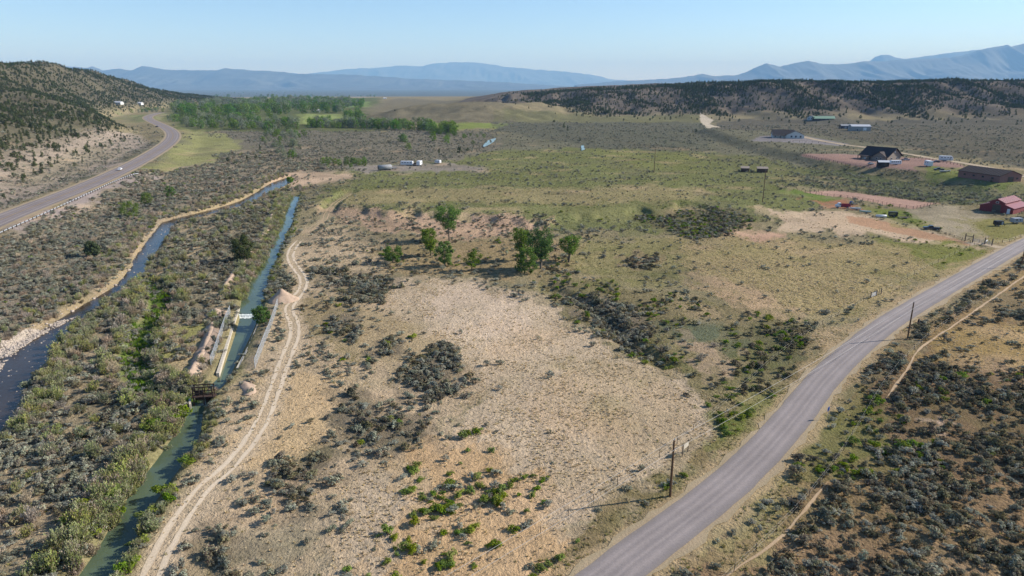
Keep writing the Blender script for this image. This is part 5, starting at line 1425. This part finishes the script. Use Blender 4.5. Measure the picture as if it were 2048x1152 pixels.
post_fence([(1860, 462), (1900, 474), (1940, 487)], 'low wooden fence along the drive to the ranch gate', 4, 1.2, 2, .07)
post_fence([(1978, 487), (2010, 486), (2060, 470)], 'wire fence between the yard grass and the paved road', 5, 1.2, 2, .07, rail_mat='cable', rail_r=.015)
rc = ROAD_C[(ROAD_C[:, 1] > 60) & (ROAD_C[:, 1] < 250)]
tt_ = np.gradient(rc, axis=0); tt_ /= np.hypot(*tt_.T)[:, None]; nn_ = np.stack([-tt_[:, 1], tt_[:, 0]], 1)
post_fence((rc + nn_ * 11.5)[4::6], 'thin wire stock fence along the field side of the paved road', 5.5, 1.2, 2, .05, world=True, rail_mat='cable', rail_r=.008)
post_fence((rc - nn_ * 10.0)[4::6], 'thin wire stock fence along the hill side of the paved road', 5.5, 1.2, 2, .05, world=True, rail_mat='cable', rail_r=.008)

# ranch gate: tall posts, cross beam, panels
p = at(1950, 486); R_ = empty('ranch_gate', p, heading((1940, 484), (1975, 490))); tag(R_, 'wooden ranch gateway with tall posts and steel panels at the drive', 'gate')
for x_ in (-3.5, -.9, 3.2, 5.6): MB().box((x_, 0, 1.4), (.28, .28, 3.4 if x_ < 0 else 2.6)).build('gate_post', 'weathered_wood', R_)
MB().box((-2.2, 0, 2.2), (2.9, .2, .22)).build('beam', 'weathered_wood', R_)
for a_, b_ in ((-.7, 3.0), (3.4, 5.5)):
    g_ = MB()
    for q in range(5): g_.box(((a_ + b_) / 2, 0, .4 + q * .27), (b_ - a_, .06, .06))
    for x_ in (a_ + .05, (a_ + b_) / 2, b_ - .05): g_.box((x_, 0, .95), (.07, .07, 1.25))
    g_.build('gate_panel', 'grey_paint', R_)
p = at(1972, 487); R_ = empty('cattle_guard_wing', p, heading((1960, 492), (1976, 482))); tag(R_, 'white sloping board beside the ranch gateway', 'board')
MB().box((0, 0, 1.0), (3.4, .12, .5)).build('board', 'white_paint', R_)
for x_ in (-1.5, 0, 1.5): MB().box((x_, .12, .5), (.14, .14, 1.4)).build('post', 'weathered_wood', R_)

# guard rail beside the highway
gl = flat([(-60, 500), (0, 468), (60, 441), (120, 414), (180, 387), (230, 364), (268, 349), (278, 347)], HWY_Z); gl = resample(gl, 3.8)
R_ = empty('guard_rail', (gl[0][0], gl[0][1], HWY_Z)); tag(R_, 'steel guard rail on dark posts along the creek side of the highway', 'guard rail')
gz = h_full(gl[:, 0], gl[:, 1]); me = bpy.data.meshes.new('post'); b = MB().box((0, 0, 0), (.2, .2, 1.7)); me.from_pydata(b.v, [], b.f); me.materials.append(MATS['rust'])
for k in range(len(gl)):
    o = bpy.data.objects.new('post', me); COL.objects.link(o); o.parent = R_; o.location = (gl[k, 0] - gl[0, 0], gl[k, 1] - gl[0, 1], gz[k] - HWY_Z + .3)
V = []; 
for k in range(len(gl)):
    for dz in (.62, .78, .94): V.append((gl[k, 0] - gl[0, 0] - (.16 if dz != .78 else .22), gl[k, 1] - gl[0, 1], gz[k] - HWY_Z + dz))
MB().add(V, [(k * 3 + j, k * 3 + 3 + j, k * 3 + 4 + j, k * 3 + 1 + j) for k in range(len(gl) - 1) for j in range(2)]).build('rail', 'galvanised', R_)

# ------------------------------------------------------------------ power line along the road
def pole(x, y, h, label, lean=(0, 0), group='power poles'):
    z = hz(x, y); R_ = empty('utility_pole', (x, y, z)); R_.rotation_euler = (lean[0], lean[1], 0); tag(R_, label, 'pole', group)
    MB().tube([(0, 0, -.8), (0, 0, h * .5), (0, 0, h)], [.19, .165, .13], 10).build('shaft', 'pole_wood', R_)
    MB().tube([(0, 0, h), (0, 0, h + .28)], [.06, .08], 6).build('insulator', 'grey_paint', R_)
    MB().tube([(.14, 0, h - 1.3), (.34, 0, h - 1.3)], .05, 6).build('insulator', 'grey_paint', R_)
    return (x, y, z)
P1 = flat([(1340, 992)])[0]; P2 = flat([(1815, 677)])[0]; P3 = flat([(2042, 533)])[0]
P0 = P1 + (P1 - P2) * .95; P4 = P3 + (P3 - P2) * 1.0
PH = [(P0, 9.0), (P1, 9.0), (P2, 8.9), (P3, 9.2), (P4, 9.2)]
tops = []
for (p_, h_), lb in zip(PH, ['tall wooden power pole off the near end of the road verge', 'brown wooden power pole beside the white sign by the road', 'brown wooden power pole at the road bend on the hill side', 'dark wooden power pole across the road from the ranch gate', 'wooden power pole beyond the ranch gate']):
    x, y, z = pole(p_[0], p_[1], h_, lb); tops.append((x, y, z + h_))
for nm, dz, ox, lb in (('upper', .26, 0, 'upper power cable strung between the roadside poles'), ('lower', -1.3, .36, 'lower power cable strung between the roadside poles')):
    path = []
    for (a, b) in zip(tops[:-1], tops[1:]):
        for t in np.linspace(0, 1, 14, endpoint=False):
            path.append((a[0] + (b[0] - a[0]) * t + ox, a[1] + (b[1] - a[1]) * t, a[2] + (b[2] - a[2]) * t + dz - 1.4 * 4 * t * (1 - t) * .5))
    tag(MB().tube(path, .022, 5).build('power_cable', 'cable'), lb, 'cable', 'power cables')
for px, py, h_, lb in ((1308, 346, 16, 'thin far power pole standing in the green pasture'), (1525, 405, 16, 'thin far power pole standing near the riding arena')):
    p = at(px, py); pole(p[0], p[1], h_, lb)

# ------------------------------------------------------------------ signs by the road
p = flat([(1370, 908)])[0]; z = hz(*p); R_ = empty('land_sign', (p[0], p[1], z), heading((1363, 906), (1375, 896))); tag(R_, 'blank white sign board between two dark posts by the power pole', 'sign')
for x_ in (-.95, .95): MB().box((x_, 0, .9), (.12, .12, 2.6)).build('post', 'weathered_wood', R_)
MB().box((0, -.09, 1.55), (1.6, .05, .75)).build('board', 'concrete', R_)
p = flat([(1655, 838)])[0]; z = hz(*p); R_ = empty('road_sign', (p[0], p[1], z), radians(40)); tag(R_, 'small blue road sign seen from behind on a thin post', 'sign')
MB().tube([(0, 0, -.3), (0, 0, 2.4)], .04, 6).build('post', 'galvanised', R_); MB().box((0, .06, 2.0), (.75, .03, .75)).build('board', 'blue_paint', R_)
p = flat([(1835, 652)])[0]; z = hz(*p); R_ = empty('utility_box', (p[0], p[1], z), radians(45)); tag(R_, 'small rusty post box beside the pole at the road bend', 'box')
MB().box((0, 0, .7), (.18, .18, 2.0)).build('post', 'rust', R_); MB().box((0, -.1, 1.5), (.6, .35, .7)).build('case', 'rust', R_)
p = flat([(1752, 590)])[0]; z = hz(*p); R_ = empty('field_gate', (p[0], p[1], z), heading((1740, 594), (1775, 580))); tag(R_, 'pale field gate between wooden posts in the roadside fence', 'gate')
for x_ in (-3.0, 0.2, 3.0): MB().box((x_, 0, .8), (.2, .2, 2.2)).build('post', 'weathered_wood', R_)
g_ = MB()
for q in range(4): g_.box((-1.4, .0, .4 + q * .3), (3.0, .06, .08))
g_.box((-1.4, 0, .85), (.08, .08, 1.1)); g_.build('gate_panel', 'white_paint', R_)

# ------------------------------------------------------------------ canal works
def wall_along(pl, off, width, z0, z1, name, label):
    P = resample(flat(pl), 2.0); t = np.gradient(P, axis=0); t /= np.hypot(*t.T)[:, None]; nr = np.stack([-t[:, 1], t[:, 0]], 1)
    m = MB(); V = []
    for k in range(len(P)):
        for o_, z in ((0, z0), (0, z1), (width, z1), (width, z0)):
            q = P[k] + nr[k] * (off + o_); V.append((q[0] - P[0][0], q[1] - P[0][1], z))
    F_ = [(k * 4 + j, k * 4 + (j + 1) % 4, k * 4 + 4 + (j + 1) % 4, k * 4 + 4 + j) for k in range(len(P) - 1) for j in range(4)] + [(3, 2, 1, 0), tuple(len(V) - 4 + j for j in range(4))]
    o = m.add(V, F_).build(name, 'concrete', loc=(P[0][0], P[0][1], 0)); tag(o, label, 'wall')
wall_along([(438, 744), (452, 700), (466, 655), (479, 614)], 0.0, .6, WZ - .6, -.2, 'canal_wall', 'pale concrete canal wall on the willow side below the drop')
wall_along([(472, 735), (496, 690), (515, 645), (524, 618)], -.45, .45, WZ - .6, -.1, 'canal_wall', 'thin concrete canal wall on the track side below the drop')
# drop with white water
a = flat([(478, 632)], WZ)[0]; b = flat([(521, 632)], WZ)[0]
o = MB().box((0, 0, 0), (np.hypot(*(b - a)) + 1.4, .7, 1.2)).build('weir_sill', 'concrete', loc=((a[0] + b[0]) / 2, (a[1] + b[1]) / 2 + .1, WZ - .36), rot=(0, 0, math.atan2(*(b - a)[::-1])))
tag(o, 'concrete sill across the canal where the water drops', 'weir')
n_ = 60; t = np.linspace(-.06, 1.06, n_); V = []
for row, (dy, z) in enumerate(((.5, WZ + .37), (-.2, WZ + .36), (-.55, WZ + .1), (-.75, WZ - .05), (-1.7, WZ - .07))):
    for k in range(n_):
        q = a + (b - a) * t[k]; V.append((q[0], q[1] + dy + (.25 * noise(k / 3., row, 5) if row > 2 else 0), z + .04 * noise(k / 1.5, row + 3., 9)))
foam = MB().add(V, [(r_ * n_ + k, (r_ + 1) * n_ + k, (r_ + 1) * n_ + k + 1, r_ * n_ + k + 1) for r_ in range(4) for k in range(n_ - 1)]).build('white_water', 'foam'); tag(foam, kind='structure')
def chain_fence(pl, label, h=2.1):
    P = resample(flat(pl), 3.0); R_ = empty('chain_link_fence', (P[0][0], P[0][1], 0)); tag(R_, label, 'fence')
    L_ = same_n(P, len(P)); zz = h_full(P[:, 0], P[:, 1])
    for k in range(len(P)):
        MB().tube([(P[k][0] - P[0][0], P[k][1] - P[0][1], zz[k] - .3), (P[k][0] - P[0][0], P[k][1] - P[0][1], zz[k] + h + .05)], .05, 6).build('post', 'galvanised', R_)
    MB().tube(np.c_[P - P[0], zz + h], .035, 5).build('top_rail', 'galvanised', R_)
    s = np.r_[0, np.cumsum(np.hypot(*np.diff(P, axis=0).T))]; m = MB(); sp_ = .13
    f = lambda d: np.array([np.interp(d, s, P[:, 0] - P[0][0]), np.interp(d, s, P[:, 1] - P[0][1]), np.interp(d, s, zz)])
    V = []; Q = []
    for dr in (1, -1):
        d0 = -h
        while d0 < s[-1] + h:
            a_, b_ = (d0, 0.0), (d0 + dr * h, h)
            t0 = max(0, min(1, (0 - a_[0]) / (b_[0] - a_[0]))) if dr > 0 else max(0, min(1, (s[-1] - a_[0]) / (b_[0] - a_[0])))
            t1 = max(0, min(1, (s[-1] - a_[0]) / (b_[0] - a_[0]))) if dr > 0 else max(0, min(1, (0 - a_[0]) / (b_[0] - a_[0])))
            if t1 > t0 + 1e-3:
                e0, e1 = a_[0] + (b_[0] - a_[0]) * t0, a_[0] + (b_[0] - a_[0]) * t1
                A_ = f(e0) + [0, 0, .05 + h * t0]; B_ = f(e1) + [0, 0, .05 + h * t1 - .05]
                k = len(V); w_ = .016
                V += [A_ - [0, 0, w_], A_ + [0, 0, w_], B_ + [0, 0, w_], B_ - [0, 0, w_]]; Q.append((k, k + 1, k + 2, k + 3))
            d0 += sp_
    MB().add(V, Q).build('wire_mesh', 'galvanised', R_)
chain_fence([(422, 730), (434, 700), (448, 660), (461, 628)], 'silver chain-link fence on the willow side of the canal')
chain_fence([(510, 735), (524, 700), (541, 660), (556, 612)], 'silver chain-link fence between the canal and the dirt track')
# rusty head gate
p = flat([(404, 798)])[0]; R_ = empty('canal_gate', (p[0], p[1], 0), radians(8)); tag(R_, 'rusty steel sluice gate frame standing across the canal', 'gate')
for x_ in (-1.5, .3, 2.0):
    for y_ in (0, 1.2): MB().box((x_, y_, .4), (.16, .16, 4.2)).build('gate_post', 'rust', R_)
for y_ in (0, 1.2):
    MB().box((.25, y_, 2.42), (3.9, .16, .18)).build('beam', 'rust', R_); MB().box((.25, y_, 1.2), (3.9, .12, .12)).build('beam', 'rust', R_)
MB().box((.25, .6, .35), (4.4, 1.5, .1)).build('walkway', 'rust', R_)
for x_, w_ in ((-.6, 1.5), (1.15, 1.4)):
    MB().box((x_, 1.0, -.3 if x_ > 0 else .3), (w_, .1, 1.8)).build('gate_leaf', 'rust', R_)
    MB().tube([(x_, .8, .3), (x_, .8, 2.7)], .05, 6).build('spindle', 'rust', R_)
for x_ in (-2.1, 2.4): MB().box((x_, -.4, -.8), (.35, 2.6, 1.3), radians(18 if x_ < 0 else -14)).build('wing_wall', 'concrete', R_)

# ------------------------------------------------------------------ dirt piles and spoil banks
def mound(path_px, wd, hgt, label, seed, name='dirt_mound'):
    P = flat(path_px); L_ = resample(P, 1.0) if len(P) > 1 else np.array([P[0], P[0] + [.01, 0]])
    t = np.gradient(L_, axis=0) if len(P) > 1 else np.array([[1., 0], [1., 0]])
    x0_, x1_ = L_[:, 0].min() - wd, L_[:, 0].max() + wd; y0_, y1_ = L_[:, 1].min() - wd, L_[:, 1].max() + wd
    st = .35; X, Y = np.meshgrid(np.arange(x0_, x1_, st), np.arange(y0_, y1_, st)); x, y = X.ravel(), Y.ravel()
    d = dpoly(x, y, L_) + .45 * noise(x / 1.8, y / 1.8, seed)
    kk = np.clip(1 - d / wd, 0, 1)
    hh = hgt * (kk ** 1.1) * (1 + .22 * fbm(x / 2.2, y / 2.2, 3, seed + 2)) + .08 * noise(x / .6, y / .6, seed + 4) * (kk > 0)
    Zm = h_full(x, y) + np.where(kk > 0.02, hh, -.4)
    nx_ = X.shape[1]; ny_ = X.shape[0]; ii = np.arange(len(x)).reshape(ny_, nx_)
    q = np.stack([ii[:-1, :-1], ii[:-1, 1:], ii[1:, 1:], ii[1:, :-1]], -1).reshape(-1, 4)
    q = q[(kk[q] > 0).any(1)]
    used, inv = np.unique(q, return_inverse=True)
    c = (x.mean(), y.mean())
    o = mesh_obj(name, np_mesh(name, np.c_[x - c[0], y - c[1], Zm][used], inv.reshape(-1, 4), True), 'soil_pile', loc=(c[0], c[1], 0)); tag(o, label, 'dirt pile')
mound([(566, 600)], 4.2, 3.4, 'cone of pale dirt between the canal and the dirt track', 401)
mound([(433, 630)], 3.2, 1.9, 'small cone of pale dirt behind the canal fence', 405)
mound([(380, 752), (392, 735), (408, 705), (420, 675), (425, 655)], 2.0, 1.3, 'long pale spoil bank beside the canal fence', 411, 'spoil_bank')
mound([(446, 592), (452, 575), (468, 550), (490, 528), (515, 490), (535, 455), (545, 430)], 1.8, 1.1, 'long narrow spoil bank running up the creek side of the canal', 417, 'spoil_bank')
mound([(412, 568)], 1.6, .9, 'small heap of pale dirt among the sage by the canal', 421)
mound([(500, 785), (490, 765)], 1.5, .7, 'rubble heap on the bank just above the sluice gate', 425)

# ------------------------------------------------------------------ stones of the creek
def stone(seed):
    rs = np.random.RandomState(seed); V = []; n = 6
    for z, r_ in ((-.3, .7), (.1, 1.0), (.5, .75), (.72, .25)):
        for k in range(n): a_ = k * 2 * pi / n; V.append((cos(a_) * r_ * rs.uniform(.8, 1.2) * .5, sin(a_) * r_ * rs.uniform(.8, 1.2) * .5, z * .5 * rs.uniform(.9, 1.1)))
    F_ = [(r_ * n + k, r_ * n + (k + 1) % n, (r_ + 1) * n + (k + 1) % n, (r_ + 1) * n + k) for r_ in range(3) for k in range(n)]
    return V, F_ + [tuple(3 * n + k for k in range(n))]
bar = BAR
n_ = 9000; x = RS.uniform(bar[:, 0].min(), bar[:, 0].max(), n_); y = RS.uniform(bar[:, 1].min(), bar[:, 1].max(), n_)
m = inside(x, y, bar) & (RS.uniform(-.5, 1, n_) < fbm(x / 6., y / 6., 3, 431) + .45); pts = np.c_[x[m], y[m]]
cc = np.concatenate([resample(CRK_L, .7), resample(CRK_R, .9)]); cc = cc[(cc[:, 1] < 380)]
pts = np.concatenate([pts, cc + RS.normal(0, .9, cc.shape), (CRK_C[RS.randint(0, len(CRK_C), 700)] + RS.normal(0, 2.6, (700, 2))), np.c_[RS.uniform(-125, -78, 1500), RS.uniform(100, 165, 1500)]])
ps_ = inside(pts[:, 0], pts[:, 1], CREEK) | (dpoly(pts[:, 0], pts[:, 1], CREEK[::3], True) < 2.5); pts = pts[ps_ & (RS.uniform(-.9, .6, len(pts)) < fbm(pts[:, 0] / 5., pts[:, 1] / 5., 3, 433) + .25)]
zz = np.maximum(h_full(pts[:, 0], pts[:, 1]), WZ - .32); sz = .25 + .6 * RS.beta(1.1, 3.5, len(pts))
srcs = []
for k in range(5):
    v_, f_ = stone(k + 441); me = bpy.data.meshes.new('river_stone'); me.from_pydata(v_, [], f_); me.materials.append(MATS['river_stone'])
    o = bpy.data.objects.new('river_stone', me); COL.objects.link(o); p = CRK_L[4 + k] + [.6, 0]; o.location = (p[0], p[1], WZ - .15); o.scale = (1.3, 1.0, 1.2); o.rotation_euler = (0, 0, k)
    tag(o, 'pale boulder at the water edge of the creek', 'boulder', 'boulders along the creek edge'); srcs.append(o)
me = bpy.data.meshes.new('creek_gravel'); me.vertices.add(len(pts)); me.vertices.foreach_set('co', np.c_[pts, zz].astype(np.float32).ravel())
a_ = me.attributes.new('pick', 'INT', 'POINT'); a_.data.foreach_set('value', RS.randint(0, 5, len(pts)).astype(np.int32))
a_ = me.attributes.new('turn', 'FLOAT_VECTOR', 'POINT'); a_.data.foreach_set('vector', RS.uniform(0, 6, (len(pts), 3)).astype(np.float32).ravel() * np.tile([.06, .06, 1], len(pts)).astype(np.float32))
a_ = me.attributes.new('size', 'FLOAT_VECTOR', 'POINT'); a_.data.foreach_set('vector', (sz[:, None] * RS.uniform(.7, 1.3, (len(pts), 3))).astype(np.float32).ravel())
o = bpy.data.objects.new('creek_gravel', me); COL.objects.link(o); o.modifiers.new('scatter', 'NODES').node_group = scatter_group(srcs)
tag(o, 'pale gravel bar and cobbles in the shallow creek', None, None, 'stuff')

# ------------------------------------------------------------------ single trees
def near_tree(px, py, H, W, seed, label, leaf='cottonwood_leaf', trunks=1, base=.25, leaves=3000, card=.46, nclump=32, tr=.32, spread=1.0, name='cottonwood_tree', group='cottonwoods in the middle field', vase=False):
    p = at(px, py); T, Cc = tree_parts(seed, H, W, nclump, int(leaves * 1.15), card, tr, trunks, base, spread, vase)
    R_ = empty(name, p, 0); tag(R_, label, 'tree', group)
    mesh_obj('trunk', mk('trunk', T, True), 'bark', R_); mesh_obj('crown', mk('crown', Cc), leaf, R_)
near_tree(899, 482, 12.8, 11.5, 601, vase=True, label='tallest cottonwood with bare lower trunk at the back of the field', base=.42, leaves=3600, nclump=34)
near_tree(862, 511, 9.6, 7.6, 603, vase=True, label='ragged cottonwood left of the rounded one below the tallest tree', base=.2, leaves=2600)
near_tree(890, 532, 8.0, 6.2, 605, 'rounded cottonwood with foliage to the ground below the tallest tree', base=.08, leaves=2800, nclump=26)
near_tree(943, 541, 6.6, 5.0, 607, 'thin small cottonwood with dead grey top', base=.25, leaves=900, nclump=14, tr=.2)
near_tree(785, 524, 5.6, 6.4, 609, 'low spreading green tree among the sage', base=.05, leaves=1700, nclump=18, tr=.2)
near_tree(1044, 520, 11.0, 8.0, 611, vase=True, label='cottonwood at the back of the three-tree clump', base=.3, leaves=2600)
near_tree(1081, 538, 12.2, 10.5, 613, vase=True, label='tall twin-trunk cottonwood in the middle of the clump', trunks=2, base=.3, leaves=4200, nclump=40)
near_tree(1049, 546, 8.4, 7.4, 615, 'leafy bright cottonwood with foliage to the ground in the clump', base=.08, leaves=3000, nclump=26)
near_tree(1136, 524, 9.2, 8.2, 617, vase=True, label='forked cottonwood with grey dead branches standing apart', trunks=2, base=.35, leaves=2200)
for px, py, H, W, sd, lb in ((262, 434, 7.0, 9.0, 621, 'wide bright green tree above the creek bend'), (291, 410, 6.0, 6.5, 623, 'green tree behind the wide one above the creek bend'), (341, 394, 5.6, 5.6, 625, 'lone green tree between the highway and the creek'),
                              (525, 645, 4.2, 5.2, 627, 'bright green tree leaning over the canal drop'), (580, 360, 3.6, 5, 631, 'round green bush at the end of the canal')):
    near_tree(px, py, H, W, sd, lb, 'cottonwood_leaf' if 'bush' not in lb else 'green_leaf', base=.04, leaves=2200, nclump=24, tr=.16, card=.36, name='green_tree', group=None)
for px, py, H, sd, lb in ((489, 522, 8.2, 641, 'big dense juniper beside the long spoil bank'), (186, 513, 5.0, 643, 'single dense juniper on the bank between creek and highway')):
    p = at(px, py); R_ = empty('juniper_tree', p); tag(R_, lb, 'tree')
    T, Cc = tree_parts(sd, H, H * 1.08, 30, 5200, .42, .25, 1, .04, .8)
    mesh_obj('trunk', mk('trunk', T, True), 'bark', R_); mesh_obj('crown', mk('crown', Cc), 'juniper_leaf', R_)
# ------------------------------------------------------------------ the far grove and the tree rows
GT = []
for k in range(6):
    T, Cc = tree_parts(700 + k, 1.0, .95, 16, 620, .085, .03, 1, .05 if k % 2 else .12)
    V = np.concatenate([T[0], Cc[0]]); F_ = np.concatenate([T[1], Cc[1] + len(T[0])]); M_ = np.r_[np.ones(len(T[1])), np.zeros(len(Cc[1]))]
    for leaf in ('grove_leaf', 'silver_leaf'):
        me = np_mesh('cottonwood', V, F_, False, M_); me.materials.append(MATS[leaf]); me.materials.append(MATS['bark']); GT.append(me)
FAR = []
def grove(poly, n, hmin, hmax, silver, label, extra=0):
    P = hit(poly); out = []
    while len(out) < n + extra:
        x = RS.uniform(P[:, 0].min(), P[:, 0].max(), 400); y = RS.uniform(P[:, 1].min(), P[:, 1].max(), 400)
        m = inside(x, y, P); out += list(zip(x[m], y[m]))
    out = sorted(out[:n + extra], key=lambda q: q[1])
    for k, (x, y) in enumerate(out):
        sv = RS.uniform() < silver; j = 2 * RS.randint(6) + int(sv); H = RS.uniform(hmin, hmax); z = hz(x, y) - .2
        if k >= n: FAR.append((x, y, z, H, j)); continue
        o = bpy.data.objects.new('cottonwood_tree', GT[j]); COL.objects.link(o)
        o.location = (x, y, z); o.scale = (H * RS.uniform(.8, 1.15), H * RS.uniform(.8, 1.15), H); o.rotation_euler = (0, 0, RS.uniform(0, 6.28))
        lb = ('silvery grey ' if sv else 'dark green ') + label; tag(o, lb, 'tree', lb); LAST.setdefault(j, o)
LAST = {}
grove([(345, 214), (420, 206), (520, 203), (640, 200), (715, 204), (735, 212), (690, 226), (600, 228), (520, 236), (420, 236), (350, 232)], 90, 12, 20, .04, 'cottonwood in the far grove along the river', 330)
grove([(335, 240), (420, 236), (520, 238), (600, 248), (600, 262), (520, 262), (400, 258), (350, 250)], 66, 7, 13, .6, 'tree along the near edge of the far grove', 90)
grove([(620, 250), (700, 250), (790, 254), (880, 254), (915, 262), (905, 270), (840, 262), (720, 258), (620, 256)], 40, 8, 14, .05, 'tree in the row beyond the sage flat', 60)
grove([(690, 232), (735, 232), (735, 244), (690, 244)], 9, 12, 17, .0, 'tree at the foot of the tan hill')
grove([(860, 262), (890, 258), (915, 268), (912, 282), (880, 292), (865, 284)], 12, 6, 11, .05, 'tree beside the far bend of the river')
grove([(530, 262), (610, 265), (622, 300), (600, 322), (560, 322), (540, 300), (520, 280)], 34, 4, 7, .65, 'tree on the river bank past the highway', 20)
grove([(640, 328), (730, 322), (740, 332), (700, 340), (650, 338)], 14, 3.5, 5.5, .1, 'willow tree by the sandy creek bend')
grove([(800, 280), (830, 278), (830, 300), (812, 305)], 4, 6, 9, .3, 'tree alone on the sage flat')
grove([(230, 210), (320, 212), (330, 224), (250, 222)], 6, 5, 9, .4, 'tree between the highway bend and the ridge', 20)
grove([(920, 276), (950, 268), (985, 268), (960, 290), (930, 298)], 8, 3, 5, .1, 'willow along the far river glimpse')
grove([(420, 186), (580, 184), (760, 190), (760, 196), (600, 194), (420, 194)], 6, 10, 18, .1, 'tree of the far rows out on the plain', 90)
js = sorted(LAST); FA = np.array(FAR); n_ = len(FA)
me = bpy.data.meshes.new('distant_woodland'); me.vertices.add(n_); me.vertices.foreach_set('co', FA[:, :3].astype(np.float32).ravel())
a_ = me.attributes.new('pick', 'INT', 'POINT'); a_.data.foreach_set('value', (RS.randint(0, len(js), n_)).astype(np.int32))
a_ = me.attributes.new('turn', 'FLOAT_VECTOR', 'POINT'); a_.data.foreach_set('vector', np.c_[np.zeros((n_, 2)), RS.uniform(0, 6, n_)].astype(np.float32).ravel())
a_ = me.attributes.new('size', 'FLOAT_VECTOR', 'POINT'); a_.data.foreach_set('vector', (FA[:, 3:4] * RS.uniform(.85, 1.15, (n_, 3))).astype(np.float32).ravel())
o = bpy.data.objects.new('distant_woodland', me); COL.objects.link(o); o.modifiers.new('scatter', 'NODES').node_group = scatter_group([LAST[j] for j in js])
tag(o, 'distant cottonwood woodland filling the valley floor', None, None, 'stuff')
